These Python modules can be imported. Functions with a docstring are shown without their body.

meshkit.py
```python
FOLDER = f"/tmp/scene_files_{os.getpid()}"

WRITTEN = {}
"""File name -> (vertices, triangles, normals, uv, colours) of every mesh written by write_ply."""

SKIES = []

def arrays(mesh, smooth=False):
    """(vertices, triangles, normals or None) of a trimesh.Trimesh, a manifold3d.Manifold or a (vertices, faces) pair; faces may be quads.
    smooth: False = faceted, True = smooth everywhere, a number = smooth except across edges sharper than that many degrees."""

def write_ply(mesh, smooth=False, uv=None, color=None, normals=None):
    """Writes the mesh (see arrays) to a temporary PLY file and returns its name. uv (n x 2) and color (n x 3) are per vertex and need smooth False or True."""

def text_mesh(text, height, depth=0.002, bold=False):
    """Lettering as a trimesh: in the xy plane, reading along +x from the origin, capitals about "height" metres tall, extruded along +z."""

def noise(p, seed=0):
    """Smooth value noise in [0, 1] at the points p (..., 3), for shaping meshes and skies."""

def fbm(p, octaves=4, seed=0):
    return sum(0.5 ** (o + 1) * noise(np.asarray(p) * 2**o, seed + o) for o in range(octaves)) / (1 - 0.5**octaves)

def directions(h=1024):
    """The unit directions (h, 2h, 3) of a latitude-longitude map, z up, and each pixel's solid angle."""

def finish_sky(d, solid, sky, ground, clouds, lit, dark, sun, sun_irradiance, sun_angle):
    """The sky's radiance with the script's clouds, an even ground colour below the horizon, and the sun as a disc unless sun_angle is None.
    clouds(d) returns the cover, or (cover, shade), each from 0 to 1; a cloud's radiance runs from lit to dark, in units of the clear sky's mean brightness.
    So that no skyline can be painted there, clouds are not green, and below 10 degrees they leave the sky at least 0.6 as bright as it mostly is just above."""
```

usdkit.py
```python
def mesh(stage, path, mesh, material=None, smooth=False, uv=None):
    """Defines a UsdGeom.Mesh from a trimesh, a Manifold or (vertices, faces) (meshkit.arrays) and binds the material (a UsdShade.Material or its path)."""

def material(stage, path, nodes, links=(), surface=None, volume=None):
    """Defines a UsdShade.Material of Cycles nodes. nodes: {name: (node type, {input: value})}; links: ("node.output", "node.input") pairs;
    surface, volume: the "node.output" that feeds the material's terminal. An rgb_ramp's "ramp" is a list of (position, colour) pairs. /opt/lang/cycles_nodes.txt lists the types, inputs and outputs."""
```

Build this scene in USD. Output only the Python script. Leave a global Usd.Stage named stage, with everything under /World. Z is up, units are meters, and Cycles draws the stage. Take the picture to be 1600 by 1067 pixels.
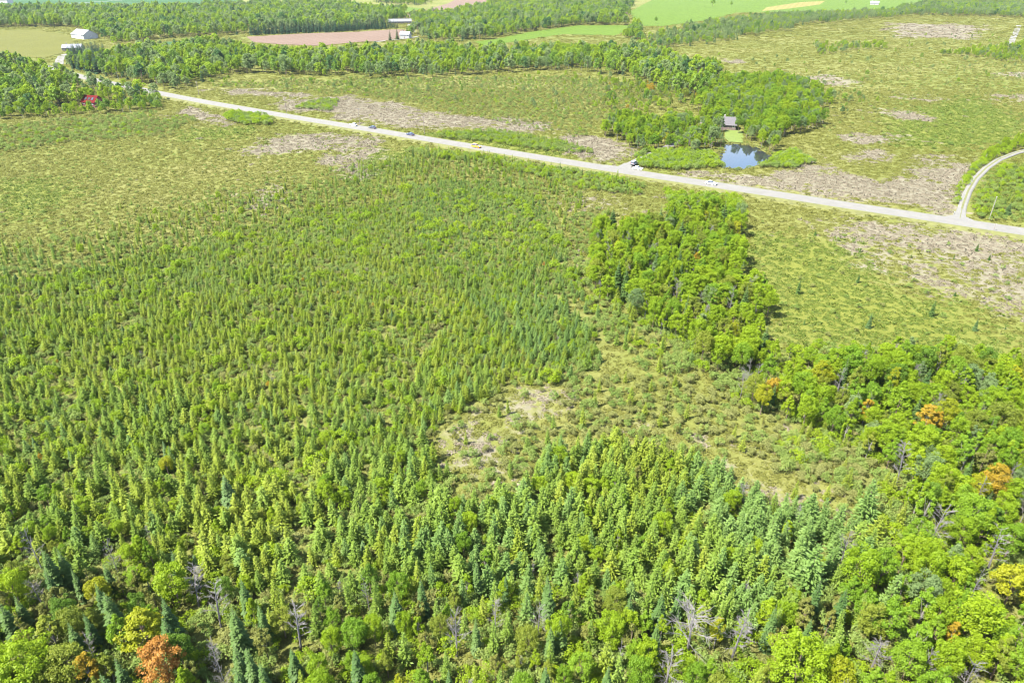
import math
import random

import numpy as np
import shapely
import shapely.geometry as sg
import trimesh
import meshkit
import usdkit
from pxr import Gf, Sdf, Usd, UsdGeom, UsdLux, UsdShade, Vt

stage = Usd.Stage.CreateInMemory()
UsdGeom.SetStageUpAxis(stage, "Z")
UsdGeom.SetStageMetersPerUnit(stage, 1.0)
UsdGeom.Xform.Define(stage, "/World")
LOOKS = "/World/Looks"

# ------------------------------------------------------------------ camera, sky, sun, exposure
CAM_H, PITCH, FPX = 80.0, math.radians(29.0), 1067.0
EXPOSURE = 2.72
SUN_AZ = math.atan2(-0.90, -0.42)     # atan2(x, y) of the direction towards the sun
SUN_EL = math.radians(56.0)

cam = UsdGeom.Camera.Define(stage, "/World/camera")
cam.CreateHorizontalApertureAttr(36.0)
cam.CreateVerticalApertureAttr(24.0)
cam.CreateFocalLengthAttr(36.0 * FPX / 1600.0)
cam.CreateExposureAttr(EXPOSURE)
cam.CreateClippingRangeAttr(Gf.Vec2f(0.5, 60000.0))
cam.AddTranslateOp().Set(Gf.Vec3d(0, 0, CAM_H))
cam.AddRotateXOp().Set(90.0 - math.degrees(PITCH))

sky_m = usdkit.material(stage, LOOKS + "/sky_light", {
    "sky": ("sky_texture", {"sky_type": "single_scattering", "sun_disc": False, "sun_elevation": SUN_EL, "sun_rotation": SUN_AZ,
                            "altitude": 250.0, "air_density": 1.0, "aerosol_density": 0.8, "ozone_density": 1.0}),
    "tc": ("texture_coordinate", {}),
    "map": ("mapping", {"scale": (1.0, 1.0, 3.2)}),
    "nz": ("noise_texture", {"scale": 2.6, "detail": 6.0, "roughness": 0.6}),
    "ramp": ("rgb_ramp", {"ramp": [(0.0, (0, 0, 0)), (0.47, (0, 0, 0)), (0.66, (0.75, 0.75, 0.75)), (1.0, (0.9, 0.9, 0.9))]}),
    "mix": ("mix_color", {"b": (4.2, 4.25, 4.4), "use_clamp": True}),
    "bg": ("background_shader", {"strength": 0.09})},
    [("tc.generated", "map.vector"), ("map.vector", "nz.vector"), ("nz.fac", "ramp.fac"), ("ramp.color", "mix.fac"),
     ("sky.color", "mix.a"), ("mix.result", "bg.color")], surface="bg.background")
dome = UsdLux.DomeLight.Define(stage, "/World/sky")
dome.GetPrim().SetCustomDataByKey("kind", "structure")
UsdShade.MaterialBindingAPI.Apply(dome.GetPrim()).Bind(sky_m)

sun = UsdLux.DistantLight.Define(stage, "/World/sun")
sun.CreateNormalizeAttr(True)
sun.CreateIntensityAttr(1.0)
sun.CreateAngleAttr(0.53)
sun.CreateColorAttr(Gf.Vec3f(1.0, 0.95, 0.84))
sun.AddRotateZOp().Set(-math.degrees(SUN_AZ))        # -z of the light must point along -(sun direction)
sun.AddRotateXOp().Set(-(90.0 - math.degrees(SUN_EL)))

# ------------------------------------------------------------------ helpers
RNG = np.random.default_rng(7)
RND = random.Random(7)


def at(px, py, z=0.0):
    """The point at height z on the line of sight of a pixel of the 1600 x 1067 photograph."""
    dx, dy = (px - 800.0) / FPX, -(py - 533.5) / FPX
    y, dz = math.cos(PITCH) + dy * math.sin(PITCH), -math.sin(PITCH) + dy * math.cos(PITCH)
    t = (z - CAM_H) / dz
    return np.array([dx * t, y * t, z])


def pix(p):
    """Photograph pixel (x, y) and depth of world points."""
    p = np.atleast_2d(np.asarray(p, float))
    q = p - [0, 0, CAM_H]
    d = q[:, 1] * math.cos(PITCH) - q[:, 2] * math.sin(PITCH)
    u = q[:, 1] * math.sin(PITCH) + q[:, 2] * math.cos(PITCH)
    d = np.maximum(d, 1e-3)
    return np.stack([800 + FPX * q[:, 0] / d, 533.5 - FPX * u / d, d], 1)


def poly(pts):
    """Ground polygon from photograph pixels."""
    return sg.Polygon([at(max(-900, min(2500, x)), y)[:2] for x, y in pts]).buffer(0)


taken = {}


def numbered(name, parent="/World"):
    n = taken.get((parent, name), 0)
    taken[(parent, name)] = n + 1
    return f"{parent}/{name}" + (f"_{n:03d}" if n else "")


def tag(prim, label=None, category=None, group=None, kind=None):
    for k, v in (("label", label), ("category", category), ("group", group), ("kind", kind)):
        if v:
            prim.SetCustomDataByKey(k, v)
    return prim


def thing(name, label, cat, loc=(0, 0, 0), rotz=0.0, group=None, scale=None):
    x = UsdGeom.Xform.Define(stage, numbered(name))
    x.AddTranslateOp().Set(Gf.Vec3d(*map(float, loc)))
    x.AddRotateZOp().Set(float(rotz))
    if scale is not None:
        x.AddScaleOp().Set(Gf.Vec3f(*map(float, np.broadcast_to(scale, 3))))
    return tag(x.GetPrim(), label, cat, group)


def part(name, mesh, mat, parent, smooth=False, label=None):
    m = usdkit.mesh(stage, numbered(name, str(parent.GetPath())), mesh, mat, smooth)
    if label:
        m.GetPrim().SetCustomDataByKey("label", label)
    return m.GetPrim()


def structure(name, mesh, mat, label=None, smooth=False):
    m = usdkit.mesh(stage, numbered(name), mesh, mat, smooth)
    return tag(m.GetPrim(), label, None, None, "structure")


def cat(meshes):
    v, f, n = [], [], 0
    for a, b in meshes:
        v.append(np.asarray(a, float)); f.append(np.asarray(b, int) + n); n += len(a)
    return np.vstack(v), np.vstack(f)


def box(cx, cy, cz, sx, sy, sz):
    m = trimesh.creation.box((sx, sy, sz)); m.apply_translation((cx, cy, cz))
    return np.array(m.vertices), np.array(m.faces)


def tube(points, radii, sides=5, cap=True):
    p = np.asarray(points, float); n = len(p)
    r = np.broadcast_to(np.asarray(radii, float), (n,))
    t = np.gradient(p, axis=0); t /= np.linalg.norm(t, axis=1, keepdims=True) + 1e-9
    a = np.cross(t, np.where(np.abs(t[:, 2:]) < 0.9, [0, 0, 1.0], [1.0, 0, 0])); a /= np.linalg.norm(a, axis=1, keepdims=True) + 1e-9
    b = np.cross(t, a); ang = np.arange(sides) * 2 * np.pi / sides
    v = p[:, None] + r[:, None, None] * (np.cos(ang)[None, :, None] * a[:, None] + np.sin(ang)[None, :, None] * b[:, None])
    v = v.reshape(-1, 3); f = []
    for i in range(n - 1):
        for j in range(sides):
            k = (j + 1) % sides
            f += [[i * sides + j, i * sides + k, (i + 1) * sides + k], [i * sides + j, (i + 1) * sides + k, (i + 1) * sides + j]]
    if cap:
        v = np.vstack([v, p[-1:]]); c = len(v) - 1
        for j in range(sides):
            f.append([(n - 1) * sides + j, (n - 1) * sides + (j + 1) % sides, c])
    return v, np.array(f)


def rhombi(c, u, v):
    """Leaf shaped quads: centres, half length vectors, half width vectors."""
    n = len(c)
    verts = np.stack([c - u, c + v, c + u, c - v], 1).reshape(-1, 3)
    i = np.arange(n)[:, None] * 4
    return verts, np.vstack([i + [0, 1, 2], i + [0, 2, 3]])


def unit(a):
    return a / (np.linalg.norm(a, axis=-1, keepdims=True) + 1e-9)


def leaf_quads(c, nrm, size, rng, aspect=0.75):
    t = unit(np.cross(nrm, rng.normal(size=nrm.shape)))
    b = np.cross(nrm, t)
    s = size[:, None]
    return rhombi(c, t * s, b * s * aspect)


# ------------------------------------------------------------------ materials
def foliage(name, dark, light, transl=0.25, scale=0.03, island=0.35, rough=0.6, shift=0.0, gain=2.15):
    """Leaf material: tone varies by place, by tree and by leaf; half of the light goes through the leaf (the colours are reflectance plus half the transmittance)."""
    dark, light = tuple(c * gain for c in dark), tuple(c * gain for c in light)
    transl = min(0.5, transl + 0.24)
    usdkit.material(stage, f"{LOOKS}/{name}", {
        "geo": ("geometry", {}), "oi": ("object_info", {}),
        "nz": ("noise_texture", {"scale": scale, "detail": 2.0}),
        "a1": ("math", {"math_type": "multiply_add", "value2": 0.9, "value3": -0.42 + shift}),
        "a2": ("math", {"math_type": "multiply_add", "value2": 0.5}),
        "ramp": ("rgb_ramp", {"ramp": [(0.0, dark), (1.0, light)]}),
        "isl": ("map_range", {"from_min": 0.0, "from_max": 1.0, "to_min": 1.0 - island, "to_max": 1.0 + island}),
        "hsv": ("hsv", {"hue": 0.5, "saturation": 1.0}),
        "dif": ("diffuse_bsdf", {}), "tr": ("translucent_bsdf", {}), "gl": ("glossy_bsdf", {"roughness": rough, "color": (1, 1, 1)}),
        "m1": ("mix_closure", {"fac": transl}), "m2": ("mix_closure", {"fac": 0.012})},
        [("geo.position", "nz.vector"), ("nz.fac", "a1.value1"), ("oi.random", "a2.value1"), ("a1.value", "a2.value3"),
         ("a2.value", "ramp.fac"), ("geo.random_per_island", "isl.value"), ("isl.result", "hsv.value"), ("ramp.color", "hsv.color"),
         ("hsv.color", "dif.color"), ("hsv.color", "tr.color"), ("dif.BSDF", "m1.closure1"), ("tr.BSDF", "m1.closure2"),
         ("m1.closure", "m2.closure1"), ("gl.BSDF", "m2.closure2")], surface="m2.closure")
    return f"{LOOKS}/{name}"


def plain(name, col, rough=0.7, var=0.2, scale=1.0, metallic=0.0, col2=None, bump=0.0, spec=0.5, coat=0.0):
    c2 = col2 or tuple(c * (1 - var) for c in col)
    nodes = {"geo": ("geometry", {}), "nz": ("noise_texture", {"scale": scale, "detail": 5.0, "roughness": 0.6}),
             "ramp": ("rgb_ramp", {"ramp": [(0.3, c2), (0.7, col)]}),
             "p": ("principled_bsdf", {"roughness": rough, "metallic": metallic, "specular_ior_level": spec, "coat_weight": coat})}
    links = [("geo.position", "nz.vector"), ("nz.fac", "ramp.fac"), ("ramp.color", "p.base_color")]
    if bump:
        nodes["bp"] = ("bump", {"strength": 0.6, "distance": bump})
        links += [("nz.fac", "bp.height"), ("bp.normal", "p.normal")]
    usdkit.material(stage, f"{LOOKS}/{name}", nodes, links, surface="p.BSDF")
    return f"{LOOKS}/{name}"


M = {}
M["larch_yellow"] = foliage("larch_yellow_green", (0.118, 0.158, 0.014), (0.190, 0.222, 0.030), 0.3)
M["larch_green"] = foliage("larch_mid_green", (0.092, 0.144, 0.018), (0.150, 0.203, 0.034), 0.3)
M["larch_blue"] = foliage("larch_blue_green", (0.082, 0.138, 0.030), (0.130, 0.192, 0.050), 0.3)
M["leaf_lime"] = foliage("leaf_lime", (0.094, 0.150, 0.003), (0.158, 0.208, 0.004), 0.33)
M["leaf_green"] = foliage("leaf_green", (0.070, 0.130, 0.005), (0.122, 0.188, 0.008), 0.3)
M["leaf_deep"] = foliage("leaf_deep", (0.046, 0.090, 0.006), (0.082, 0.138, 0.010), 0.25)
M["leaf_olive"] = foliage("leaf_olive", (0.085, 0.110, 0.010), (0.140, 0.160, 0.014), 0.28)
M["leaf_grey"] = foliage("leaf_grey_green", (0.075, 0.115, 0.038), (0.125, 0.165, 0.055), 0.28)
M["leaf_yellow"] = foliage("leaf_yellow", (0.130, 0.150, 0.003), (0.190, 0.185, 0.006), 0.3)
M["leaf_orange"] = foliage("leaf_orange", (0.185, 0.128, 0.008), (0.240, 0.168, 0.014), 0.3)
M["leaf_rust"] = foliage("leaf_rust", (0.205, 0.098, 0.018), (0.265, 0.130, 0.026), 0.28)
M["spruce"] = foliage("spruce_green", (0.030, 0.060, 0.014), (0.060, 0.095, 0.020), 0.08)
M["spruce_blue"] = foliage("spruce_blue_green", (0.042, 0.074, 0.023), (0.066, 0.105, 0.034), 0.08)
M["cedar"] = foliage("cedar_olive", (0.075, 0.085, 0.016), (0.125, 0.125, 0.024), 0.15)
M["far_leaf"] = foliage("far_leaf_green", (0.060, 0.115, 0.010), (0.140, 0.205, 0.020), 0.25, scale=0.02)
M["far_leaf_grey"] = foliage("far_leaf_grey_green", (0.075, 0.115, 0.036), (0.145, 0.185, 0.062), 0.25, scale=0.02)
M["far_leaf_lime"] = foliage("far_leaf_lime", (0.098, 0.155, 0.005), (0.165, 0.218, 0.009), 0.25, scale=0.02)
M["far_leaf_deep"] = foliage("far_leaf_deep", (0.026, 0.068, 0.018), (0.055, 0.105, 0.026), 0.2, scale=0.02)
M["far_conifer"] = foliage("far_conifer", (0.016, 0.042, 0.020), (0.034, 0.070, 0.032), 0.05, scale=0.02)
M["shrub"] = foliage("shrub_green", (0.085, 0.130, 0.024), (0.155, 0.190, 0.046), 0.25)
M["shrub_pale"] = foliage("shrub_pale", (0.110, 0.122, 0.032), (0.160, 0.166, 0.054), 0.25)
M["sedge"] = foliage("sedge_yellow_green", (0.132, 0.140, 0.022), (0.198, 0.198, 0.048), 0.2, scale=0.012, gain=1.15)
M["sedge_green"] = foliage("sedge_lush_green", (0.095, 0.140, 0.016), (0.150, 0.190, 0.030), 0.2, scale=0.012, gain=1.15)
M["reed"] = foliage("dead_reed", (0.290, 0.248, 0.172), (0.415, 0.360, 0.270), 0.12, scale=0.02, gain=0.72)
M["bark"] = plain("bark_brown", (0.13, 0.095, 0.065), 0.9, 0.4, 3.0)
M["bark_pale"] = plain("bark_pale", (0.17, 0.16, 0.138), 0.85, 0.35, 3.0)
M["deadwood"] = plain("dead_wood_grey", (0.125, 0.115, 0.112), 0.9, 0.4, 2.0)

# ------------------------------------------------------------------ ground zones (outlines read off the photograph, laid on the ground)
ROAD_PX = [(-400, 12), (60, 105), (180, 132), (272, 151), (322, 160.5), (460, 184.3), (600, 207), (680, 220.5), (840, 246.8), (940, 263), (1040, 278.5), (1100, 287.5), (1300, 318.5), (1600, 363.5), (1900, 407)]
ROAD = [at(*p)[:2] for p in ROAD_PX[3:]]
d0 = ROAD[0] - ROAD[1]; d0 /= np.linalg.norm(d0)
ROAD = [ROAD[0] + d0 * 260 + [-40, 60], ROAD[0] + d0 * 120 + [-8, 10]] + ROAD      # goes on into the woods, bending away
road_line = sg.LineString(ROAD)
road_zone = road_line.buffer(5.6, cap_style=2)
TRACK_PX = [(1499, 345), (1504, 322), (1512, 300), (1524, 280), (1541, 263), (1560, 250), (1585, 240), (1640, 226)]
track_line = sg.LineString([at(*p)[:2] for p in TRACK_PX])
DRIVE_PX = [(968, 266), (984, 257), (1002, 248), (1030, 236), (1080, 212), (1112, 196)]
drive_line = sg.LineString([at(*p)[:2] for p in DRIVE_PX])
POND = poly([(1121, 248), (1128, 238), (1132, 226), (1142, 223), (1165, 225), (1185, 231), (1204, 240), (1211, 245), (1205, 251), (1180, 259), (1150, 265), (1130, 260)])
LAWN = poly([(1132, 205), (1142, 201), (1160, 206), (1162, 215), (1160, 224), (1140, 223), (1133, 216)])
TILLED = [poly([(385, 58), (470, 53), (560, 50), (620, 46), (640, 48), (636, 56), (605, 64), (560, 66), (500, 72), (440, 70), (395, 66)]),
          poly([(630, 24), (665, 16), (700, 6), (715, -2), (762, -4), (758, 10), (740, 15), (700, 22), (650, 27), (634, 29)])]
MOWN = [poly([(770, 62), (830, 50), (905, 40), (985, 40), (992, 46), (960, 56), (880, 54), (800, 66), (760, 72), (740, 66)]),
        poly([(985, 18), (1020, 0), (1060, -6), (1500, -6), (1420, 14), (1330, 16), (1240, 20), (1150, 20), (1120, 30), (1030, 42), (990, 40)]),
        poly([(255, 66), (300, 64), (345, 70), (340, 73), (270, 73)]),
        poly([(552, 6), (620, 10), (660, 14), (640, 20), (560, 16)]),
        poly([(-300, -6), (390, -6), (360, 9), (220, 10), (100, 10), (-300, 22)])]
TAN = poly([(1198, 12), (1250, 4), (1290, 2), (1280, 8), (1225, 15), (1190, 18)])
OLIVE = poly([(-120, 48), (60, 47), (110, 56), (118, 72), (95, 84), (70, 90), (-120, 92)])
REEDS = [poly(p) for p in (
    [(330, 140), (380, 137), (460, 142), (470, 150), (420, 152), (360, 150)],
    [(430, 160), (520, 150), (620, 160), (700, 178), (800, 182), (870, 196), (860, 210), (800, 205), (700, 203), (660, 208), (560, 190), (450, 170)],
    [(420, 145), (520, 156), (600, 162), (560, 172), (440, 160)],
    [(280, 170), (330, 168), (370, 182), (330, 192), (285, 184)],
    [(380, 232), (430, 218), (520, 208), (570, 212), (600, 222), (560, 232), (500, 238), (420, 246)],
    [(500, 244), (560, 232), (600, 238), (570, 250), (520, 262)],
    [(520, 262), (570, 255), (590, 270), (550, 278), (515, 276)],
    [(410, 296), (450, 291), (462, 308), (430, 318), (405, 308)],
    [(890, 205), (950, 214), (985, 232), (990, 250), (940, 250), (880, 230), (870, 214)],
    [(1060, 268), (1130, 270), (1240, 262), (1330, 272), (1420, 280), (1500, 262), (1508, 280), (1490, 318), (1480, 338), (1380, 318), (1250, 300), (1120, 282), (1060, 276)],
    [(1420, 262), (1480, 246), (1528, 244), (1510, 300), (1490, 330), (1400, 316), (1350, 296)],
    [(1370, 172), (1400, 168), (1460, 176), (1462, 186), (1410, 188), (1372, 182)],
    [(1320, 212), (1345, 207), (1412, 216), (1410, 225), (1360, 227), (1322, 220)],
    [(1305, 236), (1350, 232), (1400, 244), (1400, 252), (1340, 252), (1305, 244)],
    [(1232, 258), (1255, 252), (1278, 266), (1250, 272)],
    [(1260, 118), (1310, 118), (1340, 130), (1320, 136), (1270, 130)],
    [(1428, 152), (1475, 149), (1478, 155), (1432, 157)],
    [(1540, 148), (1620, 146), (1620, 160), (1570, 158)],
    [(1560, 112), (1620, 108), (1620, 124), (1575, 122)],
    [(1020, 84), (1060, 82), (1066, 92), (1030, 94)],
    [(1130, 92), (1160, 92), (1162, 100), (1135, 100)],
    [(1385, 36), (1540, 40), (1530, 62), (1400, 58)],
)]
MIXED_REED = [poly(p) for p in (
    [(1340, 340), (1440, 345), (1640, 385), (1640, 480), (1560, 470), (1480, 420), (1400, 390), (1330, 370)],
    [(780, 610), (840, 595), (895, 620), (905, 650), (860, 668), (800, 650)],
    [(690, 690), (740, 650), (800, 655), (790, 700), (760, 745), (700, 742)],
    [(1020, 650), (1060, 680), (1120, 700), (1200, 725), (1240, 760), (1190, 768), (1120, 730), (1050, 700)],
    [(1140, 740), (1235, 735), (1240, 775), (1180, 775)],
    [(560, 830), (600, 815), (600, 840)], [(860, 380), (905, 372), (900, 410), (870, 420)],
)]
FAINT_REED = [poly(p) for p in ([(860, 295), (960, 300), (1030, 320), (960, 335), (880, 330)], [(1250, 330), (1640, 372), (1640, 520), (1300, 420)],
                               [(330, 300), (480, 290), (470, 325), (350, 330)], [(600, 300), (640, 285), (650, 310)],
                               [(1200, 640), (1300, 700), (1290, 780), (1200, 790)], [(930, 640), (1040, 650), (1200, 740), (1120, 760), (960, 690)])]
LUSH = [poly(p) for p in (
    [(660, 212), (760, 206), (860, 216), (900, 238), (860, 244), (720, 220)], [(1380, 190), (1520, 150), (1600, 190), (1600, 225), (1420, 230)],
    [(1160, 360), (1330, 380), (1400, 470), (1600, 560), (1600, 600), (1200, 520)], [(1528, 290), (1560, 262), (1700, 250), (1700, 350), (1535, 330)],
    [(0, 290), (60, 280), (120, 300), (40, 340), (0, 340)], [(290, 205), (400, 198), (380, 214), (300, 216)],
    [(1180, 430), (1480, 470), (1600, 560), (1240, 545)], [(560, 240), (660, 232), (640, 262), (560, 300)])]
FOREST_FLOOR_PX = [
    [(-400, 470), (60, 440), (150, 415), (250, 400), (330, 372), (420, 350), (470, 330), (560, 330), (640, 300), (720, 285), (800, 290), (860, 330), (885, 400), (905, 460), (960, 540), (930, 590), (860, 596), (790, 605), (740, 645), (690, 690), (650, 770), (700, 800), (760, 765), (800, 735), (860, 700), (960, 703), (1090, 750), (1230, 800), (1340, 850), (1310, 960), (1310, 1400), (-400, 1400)],
    [(915, 400), (960, 372), (1040, 357), (1060, 335), (1130, 330), (1160, 360), (1155, 440), (1200, 515), (1222, 570), (1180, 600), (1100, 575), (1000, 520), (960, 480), (910, 450)],
    [(1165, 610), (1250, 595), (1340, 580), (1450, 570), (1560, 590), (1640, 630), (2200, 700), (2200, 1400), (1300, 1400), (1310, 950), (1390, 870), (1390, 800), (1340, 740), (1280, 700), (1180, 660)],
]
FOREST_FLOOR = [poly(p) for p in FOREST_FLOOR_PX]


def inside(region, xy):
    shapely.prepare(region)
    return shapely.contains_xy(region, xy[:, 0], xy[:, 1])


def dist(region, xy):
    return shapely.distance(region, shapely.points(xy))


def warp(p):
    """Ragged edges: shifts points by smooth noise before they are tested against an outline."""
    z = np.zeros(len(p))
    a = np.stack([meshkit.fbm(np.column_stack([p / 16.0, z]), 3, 41), meshkit.fbm(np.column_stack([p / 16.0, z]), 3, 47)], 1) - 0.5
    return p + a * np.clip(0.05 * p[:, 1:2] + 9.0, 14.0, 45.0)


# ------------------------------------------------------------------ ground: one sheet to the horizon
def axis(lo, hi, step, far, grow=1.18):
    a = list(np.arange(lo, hi + step, step)); s = step
    b = [a[0]]
    while b[-1] > -far:
        s *= grow; b.append(b[-1] - s)
    s = step; c = [a[-1]]
    while c[-1] < far:
        s *= grow; c.append(c[-1] + s)
    return np.array(b[:0:-1] + a + c[1:])


gx, gy = axis(-330, 330, 3.0, 9000), axis(40, 560, 3.0, 12000, 1.06)
GX, GY = np.meshgrid(gx, gy, indexing="xy")
G = np.stack([GX.ravel(), GY.ravel()], 1)


def soft(regions, xy, width):
    w = np.zeros(len(xy))
    for r in regions:
        x0, y0, x1, y1 = r.bounds
        near = (xy[:, 0] > x0 - 60) & (xy[:, 0] < x1 + 60) & (xy[:, 1] > y0 - 60) & (xy[:, 1] < y1 + 60)
        if near.any():
            q = xy[near]
            inn = inside(r, q)
            d = dist(r.boundary, q) * np.where(inn, 1, -1)
            k = np.maximum(width, 0.012 * q[:, 1])
            w[near] = np.maximum(w[near], np.clip(0.5 + d / (2 * k), 0, 1))
    return w


def ground_weights(xy):
    reed = np.maximum(np.maximum(0.92 * soft(REEDS, warp(xy), 11.0), 0.76 * soft(MIXED_REED, warp(xy), 10.0)), 0.52 * soft(FAINT_REED, xy, 12.0))
    return reed, soft(LUSH, xy, 12.0), soft(FOREST_FLOOR, xy, 4.0)


def ground_z(xy):
    n = meshkit.noise(np.column_stack([xy / 9.0, np.zeros(len(xy))]), 3)
    z = -0.35 * n
    near = np.hypot(xy[:, 0], xy[:, 1]) < 900
    if near.any():
        q = xy[near]
        p = np.where(inside(POND, q), np.clip(dist(POND.boundary, q) / 3.0, 0, 1) * -1.6, 0)
        rd = dist(road_line, q)
        ditch = -0.7 * np.exp(-((rd - 8.5) / 1.8) ** 2)
        z[near] += p + ditch
    return z


wr, wl, wf = ground_weights(G)
gz = ground_z(G)
nx, ny = len(gx), len(gy)
ii = (np.arange(ny - 1)[:, None] * nx + np.arange(nx - 1)[None]).ravel()
gf = np.vstack([np.stack([ii, ii + 1, ii + nx + 1], 1), np.stack([ii, ii + nx + 1, ii + nx], 1)])
usdkit.material(stage, LOOKS + "/marsh_ground", {
    "geo": ("geometry", {}), "at": ("attribute", {"attribute": "zones"}), "sep": ("separate_color", {}),
    "n1": ("noise_texture", {"scale": 0.012, "detail": 4.0, "roughness": 0.6}), "n2": ("noise_texture", {"scale": 0.16, "detail": 6.0, "roughness": 0.7}),
    "n3": ("noise_texture", {"scale": 1.1, "detail": 4.0, "roughness": 0.7}),
    "base": ("rgb_ramp", {"ramp": [(0.3, (0.070, 0.083, 0.016)), (0.5, (0.085, 0.092, 0.022)), (0.68, (0.105, 0.102, 0.033))]}),
    "fine": ("rgb_ramp", {"ramp": [(0.25, (0.78, 0.8, 0.78)), (0.6, (1.04, 1.04, 1.04)), (0.8, (1.2, 1.16, 1.1))]}),
    "reedc": ("rgb_ramp", {"ramp": [(0.3, (0.094, 0.086, 0.056)), (0.7, (0.124, 0.112, 0.082))]}),
    "lush": ("rgb_ramp", {"ramp": [(0.3, (0.0672, 0.0781, 0.0115)), (0.7, (0.0909, 0.0973, 0.0179))]}),
    "floor": ("rgb_ramp", {"ramp": [(0.3, (0.0638, 0.072, 0.018)), (0.55, (0.09, 0.096, 0.0255)), (0.8, (0.12, 0.105, 0.0488))]}),
    "rw": ("math", {"math_type": "multiply_add", "value2": 1.8, "value3": -0.90}), "rw2": ("math", {"math_type": "add", "use_clamp": True}),
    "rs": ("map_range", {"from_min": 0.35, "from_max": 0.65, "to_min": 0.0, "to_max": 1.0, "clamp": True, "range_type": "smoothstep"}),
    "m1": ("mix_color", {}), "m2": ("mix_color", {}), "m3": ("mix_color", {}), "m4": ("mix_color", {"blend_type": "multiply", "fac": 0.85, "use_clamp": False}),
    "bp": ("bump", {"strength": 0.7, "distance": 0.5}),
    "p": ("principled_bsdf", {"roughness": 0.95, "specular_ior_level": 0.1})},
    [("geo.position", "n1.vector"), ("geo.position", "n2.vector"), ("geo.position", "n3.vector"), ("at.color", "sep.color"),
     ("n1.fac", "base.fac"), ("n3.fac", "fine.fac"), ("n2.fac", "reedc.fac"), ("n2.fac", "lush.fac"), ("n2.fac", "floor.fac"),
     ("n2.fac", "rw.value1"), ("rw.value", "rw2.value1"), ("sep.r", "rw2.value2"), ("rw2.value", "rs.value"),
     ("base.color", "m1.a"), ("lush.color", "m1.b"), ("sep.g", "m1.fac"), ("m1.result", "m2.a"), ("reedc.color", "m2.b"), ("rs.result", "m2.fac"),
     ("m2.result", "m3.a"), ("floor.color", "m3.b"), ("sep.b", "m3.fac"), ("m3.result", "m4.a"), ("fine.color", "m4.b"),
     ("n3.fac", "bp.height"), ("bp.normal", "p.normal"), ("m4.result", "p.base_color")], surface="p.BSDF")
gm = usdkit.mesh(stage, "/World/ground", (np.column_stack([G, gz]), gf), LOOKS + "/marsh_ground", True)
UsdGeom.PrimvarsAPI(gm).CreatePrimvar("zones", Sdf.ValueTypeNames.Color3fArray, "vertex").Set(Vt.Vec3fArray.FromNumpy(np.stack([wr, wl, wf], 1).astype(np.float32)))
tag(gm.GetPrim(), "flat marsh ground of yellow green sedge with patches of dead reed", None, None, "structure")


def sheet(region, z, step=None):
    """A flat sheet from a polygon."""
    geoms = getattr(region, "geoms", [region])
    out = []
    for g in geoms:
        v, f = trimesh.creation.triangulate_polygon(g, engine="earcut")
        out.append((np.column_stack([v, np.full(len(v), z)]), f))
    v, f = cat(out)
    n = np.cross(v[f[:, 1]] - v[f[:, 0]], v[f[:, 2]] - v[f[:, 0]])[:, 2]
    f[n < 0] = f[n < 0][:, ::-1]
    return v, f


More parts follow.
